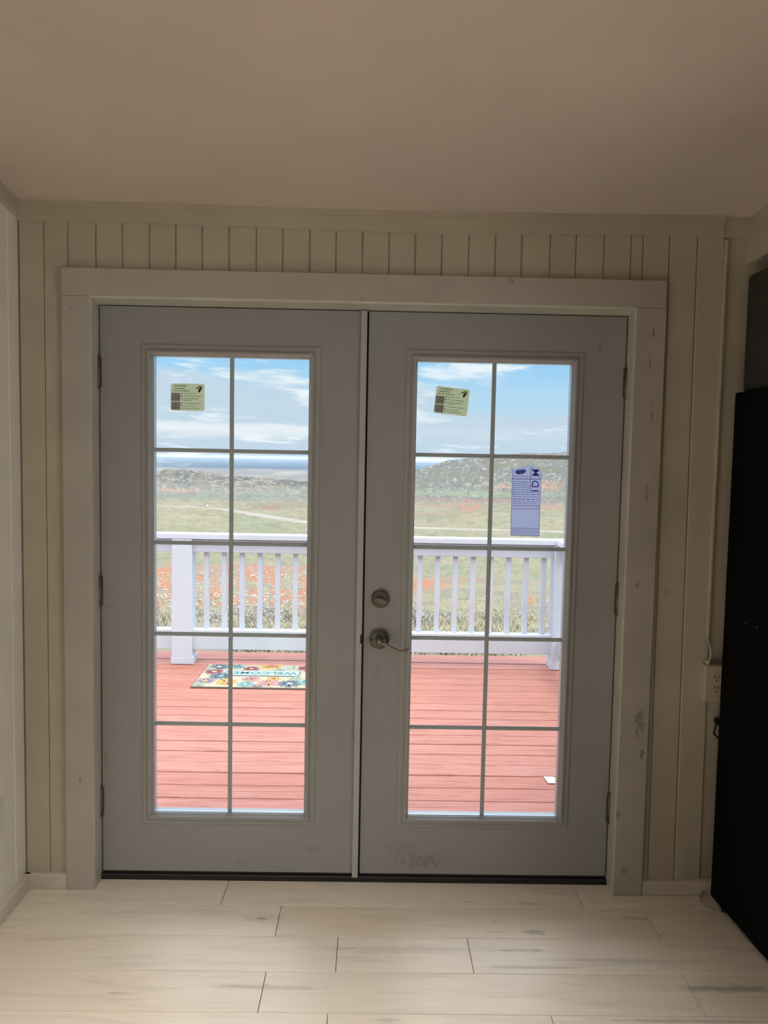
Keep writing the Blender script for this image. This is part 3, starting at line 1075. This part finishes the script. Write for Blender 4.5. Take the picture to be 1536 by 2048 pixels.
W('handrail', -4.2, 1.615, 3.215, 3.355, .897, .937)
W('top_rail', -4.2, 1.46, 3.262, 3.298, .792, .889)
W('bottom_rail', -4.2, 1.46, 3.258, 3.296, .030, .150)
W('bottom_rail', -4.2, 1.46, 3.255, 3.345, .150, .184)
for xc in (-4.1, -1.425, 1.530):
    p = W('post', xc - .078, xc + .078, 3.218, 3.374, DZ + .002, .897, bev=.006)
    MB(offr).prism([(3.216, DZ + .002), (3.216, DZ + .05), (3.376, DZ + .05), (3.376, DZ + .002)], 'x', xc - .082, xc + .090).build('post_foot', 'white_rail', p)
x = -1.253 + .13905
xs = []
k = -20
while True:
    x = -1.253 + .13905 * k
    k += 1
    if x > 1.42:
        break
    if x < -4.0 or abs(x + 1.425) < .11:
        continue
    xs.append(x)
bal = None
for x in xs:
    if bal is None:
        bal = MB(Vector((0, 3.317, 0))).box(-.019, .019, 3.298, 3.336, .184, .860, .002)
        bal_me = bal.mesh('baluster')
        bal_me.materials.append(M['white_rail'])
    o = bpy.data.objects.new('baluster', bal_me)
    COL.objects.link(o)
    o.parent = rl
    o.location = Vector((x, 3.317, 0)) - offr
# return railing along the right side
offs = Vector((1.53, 1.8, DZ))
rs = empty('side_railing', offs, 'white railing returning to the house along the right side of the deck', 'railing')
W('handrail', 1.46, 1.60, .16, 3.214, .897, .937, parent=rs, off=offs)
W('top_rail', 1.505, 1.541, .16, 3.217, .792, .889, parent=rs, off=offs)
W('bottom_rail', 1.505, 1.541, .16, 3.217, .030, .150, parent=rs, off=offs)
y_ = .25
bs_me = MB(Vector((1.56, 0, 0))).box(1.542, 1.580, -.019, .019, .12, .86, .002).mesh('baluster')
bs_me.materials.append(M['white_rail'])
while y_ < 3.15:
    o = bpy.data.objects.new('baluster', bs_me)
    COL.objects.link(o)
    o.parent = rs
    o.location = Vector((1.56, y_, 0)) - offs
    y_ += .139
W('post', 1.46, 1.60, .13, .27, DZ + .002, .896, parent=rs, off=offs)

# doormat
random.seed(21)
mx0, mx1, my0, my1, mz = -1.212, -.272, 2.600, 3.195, DZ + .001
offm = Vector(((mx0 + mx1) / 2, (my0 + my1) / 2, mz))
mat_o = empty('doormat', offm, 'flowered doormat reading WELCOME on the red deck boards', 'doormat')
M['mat_rubber'] = principled('mat_rubber', (.10, .08, .085), .9)[0]
pal = {'cream': (.66, .60, .42), 'teal': (.25, .52, .52), 'maroon': (.42, .15, .16), 'gold': (.80, .47, .14), 'slate': (.20, .26, .32), 'rose': (.70, .38, .36), 'lilac': (.42, .32, .38), 'sage': (.45, .58, .46), 'mint': (.55, .72, .66)}
for k_, c_ in pal.items():
    M['mat_' + k_] = painted('mat_' + k_, tuple(.58 * v_ for v_ in c_), .95, .12, 0, 60, .4)
MB(offm).box(mx0, mx1, my0, my1, mz, mz + .007, .002).build('backing', 'mat_rubber', mat_o)
MB(offm).box(mx0 + .008, mx1 - .008, my0 + .008, my1 - .008, mz + .0065, mz + .0105, .001).build('pile', 'mat_cream', mat_o)
bxc, byc, bw, bh = -.738, 2.945, .50, .125


def petal_flower(cx, cy, R_, n, c1, c2, z):
    m1 = MB(offm)
    for i in range(n):
        a = 2 * PI * i / n + random.uniform(-.1, .1)
        pc = []
        L_, w_ = R_ * .62, R_ * .95 * PI / n * .75
        for k in range(10):
            t = 2 * PI * k / 10
            u_ = R_ * .62 + L_ / 1.6 * math.cos(t)
            v_ = w_ * math.sin(t)
            X, Y = cx + u_ * math.cos(a) - v_ * math.sin(a), cy + u_ * math.sin(a) + v_ * math.cos(a)
            pc.append((min(max(X, mx0 + .01), mx1 - .01), min(max(Y, my0 + .01), my1 - .01)))
        m1.prism(pc, 'z', z, z + .0012)
    f = m1.build('flower', 'mat_' + c1, mat_o)
    MB(offm).cyl((min(max(cx, mx0 + .03), mx1 - .03), min(max(cy, my0 + .03), my1 - .03), z + .001), (0, 0, 1), R_ * .24, .002, 12).build('flower_centre', 'mat_' + c2, f)


fl = [(-1.11, 3.12, .085, 10, 'slate', 'mint'), (-.98, 3.13, .07, 12, 'teal', 'slate'), (-.72, 3.155, .085, 8, 'gold', 'maroon'), (-.86, 3.075, .065, 9, 'maroon', 'rose'), (-.56, 3.11, .07, 8, 'mint', 'gold'),
      (-.42, 3.11, .10, 7, 'maroon', 'gold'), (-1.12, 2.98, .075, 9, 'maroon', 'cream'), (-1.05, 2.87, .09, 14, 'slate', 'teal'), (-1.14, 2.74, .075, 8, 'lilac', 'gold'), (-.98, 2.72, .08, 7, 'gold', 'rose'),
      (-.82, 2.80, .07, 9, 'rose', 'maroon'), (-.84, 2.67, .065, 8, 'teal', 'cream'), (-.68, 2.71, .085, 11, 'rose', 'gold'), (-.53, 2.70, .09, 14, 'slate', 'mint'), (-.39, 2.74, .085, 9, 'teal', 'slate'),
      (-.36, 2.94, .075, 12, 'maroon', 'cream'), (-.30, 3.06, .06, 9, 'slate', 'cream'), (-.66, 2.82, .05, 7, 'gold', 'maroon'), (-.50, 2.83, .05, 7, 'sage', 'gold'), (-1.16, 3.05, .04, 7, 'sage', 'gold'),
      (-1.02, 2.99, .045, 7, 'mint', 'maroon'), (-.64, 3.05, .04, 7, 'sage', 'lilac'), (-.32, 2.66, .05, 8, 'gold', 'lilac'), (-1.17, 2.65, .05, 8, 'sage', 'gold'), (-.75, 2.63, .04, 7, 'lilac', 'gold')]
for i, a in enumerate(fl):
    petal_flower(*a, mz + .0105 + .0001 * i)
MB(offm).box(bxc - bw / 2 - .008, bxc + bw / 2 + .008, byc - bh / 2 - .008, byc + bh / 2 + .008, mz + .0105, mz + .0150).build('banner_border', 'mat_slate', mat_o)
MB(offm).box(bxc - bw / 2, bxc + bw / 2, byc - bh / 2, byc + bh / 2, mz + .0140, mz + .0160).build('banner', 'mat_mint', mat_o)
M['mat_ink'] = principled('mat_ink', (.06, .16, .20), .9)[0]
me = text_mesh('WELCOME', .098, .0006, .0015)
me.transform(Matrix.Rotation(PI, 4, 'Z'))
me.transform(Matrix.Diagonal((1.0, .92, 1, 1)))
lo = link('lettering', me, 'mat_ink', mat_o)
lo.location = Vector((bxc, byc, mz + .0168)) - offm

# scrap of paper on the boards
pp = MB(Vector((.968, 1.108, DZ)))
pp.prism([(.944, 1.150), (.993, 1.148), (1.010, 1.130), (1.000, 1.066), (.952, 1.068)], 'z', DZ + .003, DZ + .0045)
tag(pp.build('paper_scrap', 'cloth_paper'), 'small white scrap of paper lying on the deck boards', 'paper')

# ------------------------------------------------------------------ thin blue haze lying over the plain
hz = bpy.data.materials.new('haze')
hz.use_nodes = True
hz.node_tree.nodes.clear()
_o = hz.node_tree.nodes.new('ShaderNodeOutputMaterial')
_v = hz.node_tree.nodes.new('ShaderNodeVolumeScatter')
_v.inputs['Color'].default_value = (.34, .48, .66, 1)
_v.inputs['Density'].default_value = HAZE
hz.node_tree.links.new(_v.outputs[0], _o.inputs['Volume'])
sc.cycles.volume_bounces = 1
hzo = MB().box(-60000, 60000, 2150, 27000, -250, 1.0).build('haze', hz)
tag(hzo, 'thin blue haze over the far plain and hills', 'haze', kind='stuff')

# ------------------------------------------------------------------ the land beyond
rng = np.random.RandomState(3)
_perm = rng.rand(256, 256)


def vnoise(x, y):
    xi = np.floor(x).astype(int)
    yi = np.floor(y).astype(int)
    xf = x - xi
    yf = y - yi
    xf = xf * xf * (3 - 2 * xf)
    yf = yf * yf * (3 - 2 * yf)
    a = _perm[xi % 256, yi % 256]
    b = _perm[(xi + 1) % 256, yi % 256]
    c_ = _perm[xi % 256, (yi + 1) % 256]
    d = _perm[(xi + 1) % 256, (yi + 1) % 256]
    return (a * (1 - xf) + b * xf) * (1 - yf) + (c_ * (1 - xf) + d * xf) * yf


def fbm(x, y, o=4):
    s, a, t = 0, .5, 0
    for k in range(o):
        s = s + a * vnoise(x * 2 ** k + 17 * k, y * 2 ** k + 31 * k)
        t += a
        a *= .55
    return s / t


F0 = 1559.55
PD = np.log(np.array([3.0, 6.4, 8, 10, 14, 19, 26, 33, 38, 60, 110, 150, 250, 400, 600, 1000, 1600, 2500, 3500, 5000, 8000, 15000, 26500, 90000]))
PY = np.array([900, 400, 388, 352, 322, 295, 262, 236, 221, 235, 214, 190, 160, 132, 110, 95, 83, 73, 60, 44, 28, 14.5, 6.5, 2.0])


def ground_z(X, Y):
    """height of the land at world X, Y (Y is distance out from the house)"""
    X = np.asarray(X, float)
    Y = np.asarray(Y, float)
    D = np.maximum(Y - EYE.y, 3.0)
    s = (X - EYE.x) / D * F0          # bearing
    dy = np.interp(np.log(D), PD, PY)
    # the bank on the right of the house starts sooner and has no sharp lip
    right = np.clip((s - 10) / 60, 0, 1)
    dyr = np.interp(np.log(D), PD, np.array([900, 400, 388, 352, 322, 300, 272, 252, 243, 232, 211, 190, 160, 132, 110, 95, 83, 73, 60, 44, 28, 14.5, 6.5, 2.0]))
    dy = dy * (1 - right) + dyr * right
    h = dy * D / F0
    z = EYE.z - h
    # low swells and mounds
    amp = np.clip((D - 60) / 400, 0, 1) * np.clip((9000 - D) / 5000, 0, 1)
    z = z + amp * 2.2 * (fbm(X / 160 + 50, Y / 120 + 50, 3) - .5) * np.clip(D / 700, .3, 3)
    z = z + np.clip((D - 5) / 30, 0, 1) * .35 * (fbm(X / 2.2 + 90, Y / 2.2 + 90, 3) - .5)
    # left hill
    ridge = np.interp(s, [-600, -520, -475, -455, -430, -415, -390, -345, -295, -235, -160, -100, 0, 200], [52, 50, 49, 46, 36, 28, 29, 33, 39, 43, 47, 52, 60, 60])
    d0 = 3000.0
    base = np.interp(math.log(d0), PD, PY)
    w = np.where(D < d0, np.exp(-((D - d0) / 520) ** 2), np.exp(-((D - d0) / 300) ** 2))
    bump = np.maximum(0, base - ridge) * d0 / F0 * w
    bump = bump * (.86 + .28 * fbm(X / 130, Y / 130, 4))
    z = z + bump
    # big rocky hill on the right
    ridge = np.interp(s, [-60, 0, 40, 70, 110, 150, 215, 290, 370, 480, 640, 900], [84, 66, 44, 30, 18, 8, 0, -8, -13, -20, -30, -36])
    d0 = 1900.0
    base = np.interp(math.log(d0), PD, PY)
    w = np.where(D < d0, np.exp(-((D - d0) / 330) ** 2), np.exp(-((D - d0) / 600) ** 2))
    bump = np.maximum(0, base - ridge) * d0 / F0 * w
    bump = bump * (.90 + .20 * fbm(X / 90 + 7, Y / 90, 4))
    z = z + bump
    # red mounds
    for (ms, md, ws, wd, hh) in ((-208, 640, 34, 40, 5.0), (190, 480, 60, 60, 5.0), (300, 560, 60, 50, 4), (95, 520, 60, 50, 3)):
        z = z + hh * np.exp(-((s - ms) / ws) ** 2 - ((D - md) / wd) ** 2)
    return z


def sm(x, a, b):
    t = np.clip((x - a) / (b - a), 0, 1)
    return t * t * (3 - 2 * t)


def lerp(a, b, t):
    return a * (1 - t[..., None]) + np.array(b) * t[..., None]


def ground_col(X, Y, Z):
    D = np.maximum(Y - EYE.y, 3.0)
    s = (X - EYE.x) / D * F0
    dy = (EYE.z - Z) / D * F0
    L = np.log(D)
    n_s = fbm(s / 10 + 3, dy / 3.2, 4)
    n_m = fbm(s / 42 + 11, dy / 9, 4)
    n_l = fbm(s / 120 + 5, dy / 22, 3)
    c = np.zeros(X.shape + (3,)) + np.array((.40, .40, .25))
    # meadow
    c = lerp(c, (.47, .42, .28), sm(n_m, .42, .62) * .75)
    c = lerp(c, (.31, .37, .24), sm(n_l, .50, .66) * .6)
    c = lerp(c, (.55, .48, .35), sm(n_s, .58, .72) * .5)
    c = lerp(c, (.20, .21, .14), sm(n_s, .40, .27) * .35)
    c = lerp(c, (.33, .33, .22), sm(fbm(s / 16 + 9, dy / 1.7, 3), .52, .66) * .45)
    c = lerp(c, (.58, .54, .38), sm(fbm(s / 13 + 29, dy / 1.5, 3), .56, .68) * .45)
    # middle distance: greyer, banded
    mid = sm(L, math.log(900), math.log(1700))
    cm_ = np.zeros(c.shape) + np.array((.38, .34, .29))
    cm_ = lerp(cm_, (.44, .40, .33), sm(n_s, .50, .66))
    cm_ = lerp(cm_, (.27, .26, .235), sm(n_m, .50, .36) * .8)
    cm_ = lerp(cm_, (.35, .38, .30), sm(n_l, .52, .62) * .6)
    cm_ = lerp(cm_, (.58, .56, .48), sm(fbm(s / 5 + 21, dy / 1.5, 3), .58, .70) * .7)
    cm_ = lerp(cm_, (.21, .21, .20), sm(fbm(s / 5 + 71, dy / 1.7, 3), .46, .34) * .6)
    c = c * (1 - mid[..., None]) + cm_ * mid[..., None]
    # right hill: scrub with pale rocks
    rh = sm(s, 20, 110) * sm(D, 1180, 1360) * (1 - sm(D, 3000, 4000))
    r1 = np.zeros(c.shape) + np.array((.27, .275, .25))
    r1 = lerp(r1, (.62, .62, .56), sm(fbm(s / 3.5 + 1, dy / 2.0, 3), .61, .70) * .8)
    r1 = lerp(r1, (.20, .21, .195), sm(fbm(s / 5 + 40, dy / 2.6, 3), .48, .36) * .5)
    r1 = lerp(r1, (.27, .27, .20), sm(n_m, .5, .65) * .6)
    scar = np.exp(-(((s - 250) / 26) ** 2 + ((dy - 52) / 5) ** 2)) + np.exp(-(((s - 345) / 32) ** 2 + ((dy - 50) / 8) ** 2))
    r1 = lerp(r1, (.55, .36, .27), np.clip(scar * 1.3, 0, 1) * sm(n_s, .38, .55))
    c = c * (1 - rh[..., None]) + r1 * rh[..., None]
    # left hill tones
    lh_ = sm(D, 2300, 2600) * (1 - sm(D, 3000, 3300)) * (1 - sm(s, -130, -60))
    r2 = np.zeros(c.shape) + np.array((.25, .235, .20))
    r2 = lerp(r2, (.42, .37, .27), sm(n_s, .52, .64))
    r2 = lerp(r2, (.15, .165, .15), sm(n_m, .52, .40) * .8)
    r2 = lerp(r2, (.55, .52, .44), sm(fbm(s / 4 + 33, dy / 1.5, 3), .58, .70) * .8)
    c = c * (1 - lh_[..., None]) + r2 * lh_[..., None]
    c = lerp(c, (.56, .38, .30), np.clip(np.exp(-(((s + 405) / 52) ** 2 + ((dy - 73) / 3.0) ** 2)) * 1.4, 0, 1) * sm(n_s, .32, .5))
    # green strip under the right hill, red soil streaks and mounds
    for (a, b, ra, rb, col, k) in ((150, 68, 260, 6, (.36, .43, .29), .8), (70, 80, 70, 3.2, (.46, .32, .25), .5), (210, 82, 120, 3.5, (.47, .30, .23), .7), (130, 93, 90, 4, (.45, .30, .23), .6), (188, 96, 30, 9, (.56, .29, .22), 1.0),
                                   (340, 92, 60, 6, (.50, .31, .24), .8), (-208, 102, 34, 5, (.44, .27, .22), 1.0), (-150, 100, 40, 4, (.40, .27, .2), .5), (-448, 92, 22, 4, (.46, .29, .2), .7), (-160, 92, 30, 2, (.5, .27, .2), .7), (-262, 116, 16, 2.5, (.52, .36, .25), .7),
                                   (120, 112, 60, 5, (.43, .29, .21), .5), (-350, 84, 200, 6, (.27, .36, .26), .6)):
        k2 = np.clip(np.exp(-(((s - a) / ra) ** 2 + ((dy - b) / rb) ** 2)) * 1.3, 0, 1) * k
        c = lerp(c, col, np.clip(k2 * sm(n_s, .25, .55), 0, 1))
    # the far plain
    far = sm(L, math.log(4200), math.log(5600))
    f1 = np.zeros(c.shape) + np.array((.30, .27, .24))
    st_ = fbm(s / 60 + 2, dy / 4 + 3, 3)
    f1 = lerp(f1, (.36, .38, .28), sm(st_, .48, .60))
    f1 = lerp(f1, (.50, .42, .33), sm(st_, .64, .70) * .7)
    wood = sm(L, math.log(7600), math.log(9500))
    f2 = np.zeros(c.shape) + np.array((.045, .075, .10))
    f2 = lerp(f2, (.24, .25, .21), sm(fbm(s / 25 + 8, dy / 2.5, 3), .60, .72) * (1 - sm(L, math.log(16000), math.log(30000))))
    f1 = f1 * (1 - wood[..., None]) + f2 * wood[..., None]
    c = c * (1 - far[..., None]) + f1 * far[..., None]
    # the near bank: orange soil on the left, dry grass and sage on the right
    near = 1 - sm(L, math.log(39), math.log(46))
    g1 = np.zeros(c.shape) + np.array((.46, .42, .29))
    gn = fbm(X * .8, Y * .45, 4)
    gs = fbm(X * 3.1, Y * 1.7, 3)
    g1 = lerp(g1, (.36, .345, .28), sm(gn, .45, .6) * .8)
    g1 = lerp(g1, (.52, .46, .29), sm(gs, .55, .7) * .7)
    leftm = 1 - sm(s, -120, 60)
    org = sm(D, 14.5, 18) * leftm * sm(fbm(s / 17 + 3, dy / 13 + 9, 4), .37, .50)
    org = org * sm(fbm(s / 5, dy / 4, 3), .25, .5)
    g1 = lerp(g1, (.40, .385, .33), leftm * sm(fbm(s / 7 + 60, dy / 5, 3), .5, .62) * .8)
    g1 = lerp(g1, (.66, .29, .165), org * .9)
    og2 = np.exp(-(((s - 85) / 55) ** 2 + ((dy - 252) / 11) ** 2)) * 1.5 + np.exp(-(((s - 190) / 50) ** 2 + ((dy - 238) / 5) ** 2))
    og2 = og2 + np.exp(-(((s - 315) / 14) ** 2 + ((dy - 282) / 10) ** 2))
    g1 = lerp(g1, (.68, .28, .16), np.clip(og2, 0, 1) * sm(gs, .3, .5))
    lip = sm(D, 30, 34) * (1 - sm(s, -160, -100)) * sm(s, -420, -380)
    g1 = lerp(g1, (.55, .32, .22), lip * .6 * sm(gs, .3, .6))
    c = c * (1 - near[..., None]) + g1 * near[..., None]
    return np.clip(.45 * c * (.90 + .2 * fbm(s / 3, dy / 1.6, 2))[..., None], 0, 1)


svals = np.concatenate([np.linspace(-4200, -640, 60, endpoint=False), np.linspace(-640, -520, 20, endpoint=False), np.linspace(-520, 440, 400, endpoint=False), np.linspace(440, 640, 40, endpoint=False), np.linspace(640, 4200, 60)])
lo_ = [np.log(3.2)]
dense = np.linspace(np.log(6.0), np.log(26500), 20000)
_dy = np.interp(dense, PD, PY)
_dm = np.exp(dense[1:])
_ex = np.where((_dm > 1350) & (_dm < 1950), 75 / math.log(1950 / 1350), 0) + np.where((_dm > 2400) & (_dm < 3050), 45 / math.log(3050 / 2400), 0)
cum = np.concatenate([[0], np.cumsum(np.abs(np.diff(_dy)) / 1.5 + np.diff(dense) * (14 + _ex))])
nrow = int(cum[-1])
rowsL = np.interp(np.linspace(0, cum[-1], nrow), cum, dense)
Dv = np.concatenate([[3.1, 4.5], np.exp(rowsL)])
SS, DD = np.meshgrid(svals, Dv)
XX = EYE.x + SS / F0 * DD
YY = EYE.y + DD
ZZ = ground_z(XX, YY)
ok_front = YY < .15
ZZ = np.where(ok_front, -1.3, ZZ)
cc = ground_col(XX, YY, ZZ)
nr, nc = SS.shape
verts = np.stack([XX, YY, ZZ], -1).reshape(-1, 3)
idx = np.arange(nr * nc).reshape(nr, nc)
faces = np.stack([idx[:-1, :-1], idx[:-1, 1:], idx[1:, 1:], idx[1:, :-1]], -1).reshape(-1, 4)
me = bpy.data.meshes.new('terrain')
me.vertices.add(len(verts))
me.vertices.foreach_set('co', verts.astype('f').ravel())
me.loops.add(faces.size)
me.loops.foreach_set('vertex_index', faces.ravel())
me.polygons.add(len(faces))
me.polygons.foreach_set('loop_start', np.arange(0, faces.size, 4))
me.polygons.foreach_set('loop_total', np.full(len(faces), 4))
me.update(calc_edges=True)
at = me.color_attributes.new('soil', 'FLOAT_COLOR', 'POINT')
at.data.foreach_set('color', np.concatenate([cc.reshape(-1, 3), np.ones((len(verts), 1))], 1).astype('f').ravel())
m, nt, b = principled('rangeland', (.3, .3, .2), .95, 0, .1)
an = nt.nodes.new('ShaderNodeAttribute')
an.attribute_name = 'soil'
nt.links.new(an.outputs['Color'], b.inputs['Base Color'])
M['land'] = m
terr = link('terrain', me, 'land')
tag(terr, 'open rangeland falling away from the house to hills and a far plain', 'ground', kind='structure')


def gz(x, y):
    return float(ground_z(np.array([x]), np.array([y]))[0])


def at_px(s, D):
    """world x, y at bearing s (in units of tan/F0) and distance D"""
    return EYE.x + s / F0 * D, EYE.y + D


# the dirt road, a long curve across the meadow
M['road'] = painted('dirt_road', (0.250, 0.229, 0.190), .95, .1, 0, .05)
rd = [(-700, 790), (-560, 760), (-455, 725), (-385, 690), (-330, 660), (-308, 620), (-268, 560), (-208, 480), (-150, 410), (-60, 372), (60, 352), (230, 338), (370, 334), (560, 325), (800, 310)]
rp = []
for i in range(len(rd) - 1):
    for k in range(14):
        t = k / 14
        rp.append((rd[i][0] + (rd[i + 1][0] - rd[i][0]) * t, rd[i][1] + (rd[i + 1][1] - rd[i][1]) * t))
P2 = [Vector((*at_px(s_, d_), 0)) for s_, d_ in rp]
for _ in range(6):
    P2 = [P2[0]] + [(P2[i - 1] + P2[i] * 2 + P2[i + 1]) / 4 for i in range(1, len(P2) - 1)] + [P2[-1]]
mb = MB()
prev = None
for i in range(len(P2)):
    t = (P2[min(i + 1, len(P2) - 1)] - P2[max(i - 1, 0)]).normalized()
    nrm = Vector((-t.y, t.x, 0))
    r = []
    for o_, up_ in ((-9, -.8), (-5.5, .35), (-2, .45), (2, .45), (5.5, .35), (9, -.8)):
        q_ = P2[i] + nrm * o_
        r.append(mb.bm.verts.new((q_.x, q_.y, gz(q_.x, q_.y) + up_)))
    if prev:
        for k in range(5):
            mb.bm.faces.new((prev[k], prev[k + 1], r[k + 1], r[k]))
    prev = r
road = mb.build('dirt_road', 'road')
tag(road, 'pale dirt road curving across the green meadow below the house', 'road', kind='structure')

# white van on the road
cx_, cy_ = at_px(-322, 655)
best = min(range(len(P2)), key=lambda i: abs((P2[i].x - EYE.x) / (P2[i].y - EYE.y) * F0 + 335))
cpos = P2[best]
tv = (P2[best + 1] - P2[best - 1]).normalized()
car = empty('white_van', (cpos.x, cpos.y, gz(cpos.x, cpos.y) + .6), 'tiny white van driving along the distant dirt road', 'car')
car.rotation_euler = (0, 0, math.atan2(tv.y, tv.x) + PI)
MB().prism([(-2.6, .4), (2.5, .4), (2.6, 1.0), (2.2, 1.2), (1.6, 2.05), (-2.5, 2.1), (-2.6, 1.9)], 'y', -.95, .95).build('body', 'car_white', car)
MB().prism([(1.0, 1.25), (2.0, 1.25), (1.52, 1.95), (1.0, 1.95)], 'y', -.97, .97).build('window', 'car_glass', car)
MB().prism([(-2.2, 1.3), (.7, 1.3), (.7, 1.9), (-2.2, 1.9)], 'y', -.965, .965).build('window', 'car_glass', car)
for x_ in (-1.7, 1.7):
    for s_ in (-1, 1):
        MB().cyl((x_, s_ * .82, .38), (0, 1, 0), .38, .25, 12).build('wheel', 'tyre', car)

# rocks on the orange bank
random.seed(5)
M['rock'] = painted('pale_rock', (0.371, 0.339, 0.294), .9, .15, 0, 2)
vs, fs = [], []
base_i = []
bmr = bmesh.new()
bmesh.ops.create_icosphere(bmr, subdivisions=1, radius=1)
bv = np.array([v.co[:] for v in bmr.verts])
bf = np.array([[v.index for v in f.verts] for f in bmr.faces])
bmr.free()
n_ = 0
while n_ < 1500:
    s_ = random.uniform(-480, 20)
    D_ = random.uniform(17, 36)
    if random.random() > .95 - max(0, s_ + 160) / 300:
        continue
    x_, y_ = at_px(s_, D_)
    r_ = random.uniform(.014, .042) * (1.7 if random.random() < .08 else 1)
    vv = bv * (1 + rng.uniform(-.3, .3, (12, 1))) * np.array([r_ * random.uniform(.9, 1.7), r_, r_ * random.uniform(.45, .8)])
    vs.append(vv + np.array([x_, y_, gz(x_, y_) + r_ * .2]))
    fs.append(bf + 12 * n_)
    n_ += 1


def raw_mesh(name, vs, fs, mat):
    me = bpy.data.meshes.new(name)
    me.from_pydata(np.concatenate(vs).tolist(), [], np.concatenate(fs).tolist())
    me.update()
    return link(name, me, mat)


rk = raw_mesh('loose_rocks', vs, fs, 'rock')
tag(rk, 'pale loose stones scattered over the orange soil bank below the deck', 'rocks', kind='stuff')

# dry grass
M['grass'] = painted('dry_grass', (0.326, 0.304, 0.209), .9, .3, 0, 1.5)
M['sage'] = painted('sage_leaf', (.37, .368, .34), .9, .25, 0, 8)
M['sage_stem'] = principled('sage_stem', (.22, .18, .14), .9)[0]
vs, fs = [], []
n_ = 0
NB = 26000
Dg = np.exp(rng.uniform(math.log(6.6), math.log(33), NB))
sg = rng.uniform(-560, 460, NB)
xg = EYE.x + sg / F0 * Dg
yg = EYE.y + Dg
dens = fbm(xg * 1.3, yg * 1.3, 3)
keep = (dens > .42) & (yg > 3.75)
xg, yg = xg[keep], yg[keep]
zg = ground_z(xg, yg)
nb = len(xg)
hg = rng.uniform(.04, .11, nb) * np.clip(16 / (yg - EYE.y), .5, 1.1)
ang = rng.uniform(0, 2 * PI, nb)
lean = rng.uniform(-.12, .12, (nb, 2))
wd_ = rng.uniform(.006, .014, nb)
A = np.stack([xg - np.cos(ang) * wd_, yg - np.sin(ang) * wd_, zg - .02], -1)
B = np.stack([xg + np.cos(ang) * wd_, yg + np.sin(ang) * wd_, zg - .02], -1)
Cc = np.stack([xg + lean[:, 0], yg + lean[:, 1], zg + hg], -1)
V_ = np.stack([A, B, Cc], 1).reshape(-1, 3)
F_ = np.arange(nb * 3).reshape(-1, 3)
gr = raw_mesh('dry_grass', [V_], [F_], 'grass')
tag(gr, 'yellow-green dry grass growing on the slope just below the deck', 'grass', kind='stuff')


def sage(seed):
    random.seed(seed)
    vv, ff = [], []
    n = 0
    for k in range(420):
        a = random.uniform(0, 2 * PI)
        el = math.asin(random.uniform(.05, 1))
        rr_ = random.uniform(.45, 1.0)
        p = Vector((math.cos(a) * math.cos(el) * .34, math.sin(a) * math.cos(el) * .34, math.sin(el) * .36)) * rr_
        d = Vector((random.uniform(-1, 1), random.uniform(-1, 1), random.uniform(.2, 1.4))).normalized() * random.uniform(.05, .10)
        sd = d.cross(Vector((random.random(), random.random(), random.random()))).normalized() * .010
        vv += [p - sd, p + sd, p + d]
        ff.append((n, n + 1, n + 2))
        n += 3
    me = bpy.data.meshes.new('leaves')
    me.from_pydata([v[:] for v in vv], [], ff)
    me.materials.append(M['sage'])
    st = MB()
    for k in range(7):
        a = 2 * PI * k / 7
        st.tube([(0, 0, -.05), (math.cos(a) * .12, math.sin(a) * .12, .13), (math.cos(a) * .22, math.sin(a) * .22, .26)], [.014, .009, .004], 5)
    return me, st.mesh('stems')


kinds = [sage(k) for k in (1, 2, 3)]
for k_ in kinds:
    k_[1].materials.append(M['sage_stem'])
random.seed(9)
sp_l = [(-452, 11.6), (-350, 13.2), (-318, 11.8), (-283, 13.6), (-246, 11.6), (-214, 13.4), (-178, 12.0)]
sp_r = [(68, 12.4), (92, 11.6), (118, 13.4), (146, 14.6), (176, 12.8), (222, 14.4), (262, 12.6), (312, 14.2)]
words = ['first', 'second', 'third', 'fourth', 'fifth', 'sixth', 'seventh', 'eighth']
for i, (s_, d_) in enumerate(sp_l + sp_r):
    left_ = i < len(sp_l)
    k_ = i if left_ else i - len(sp_l)
    x_, y_ = at_px(s_, d_)
    o = empty('sagebrush', (x_, y_, gz(x_, y_) - .03), '%s grey-green sagebrush from the left behind the railing through the %s door' % (words[k_], 'left' if left_ else 'right'), 'bush', 'sagebrush on the slope')
    o.rotation_euler = (0, 0, random.uniform(0, 6))
    k_ = random.uniform(.55, 1.05)
    o.scale = (k_ * random.uniform(.9, 1.3), k_, k_ * random.uniform(.6, .9))
    lm, stm = kinds[i % 3]
    a = bpy.data.objects.new('leaves', lm)
    b_ = bpy.data.objects.new('stems', stm)
    for q_ in (a, b_):
        COL.objects.link(q_)
        q_.parent = o
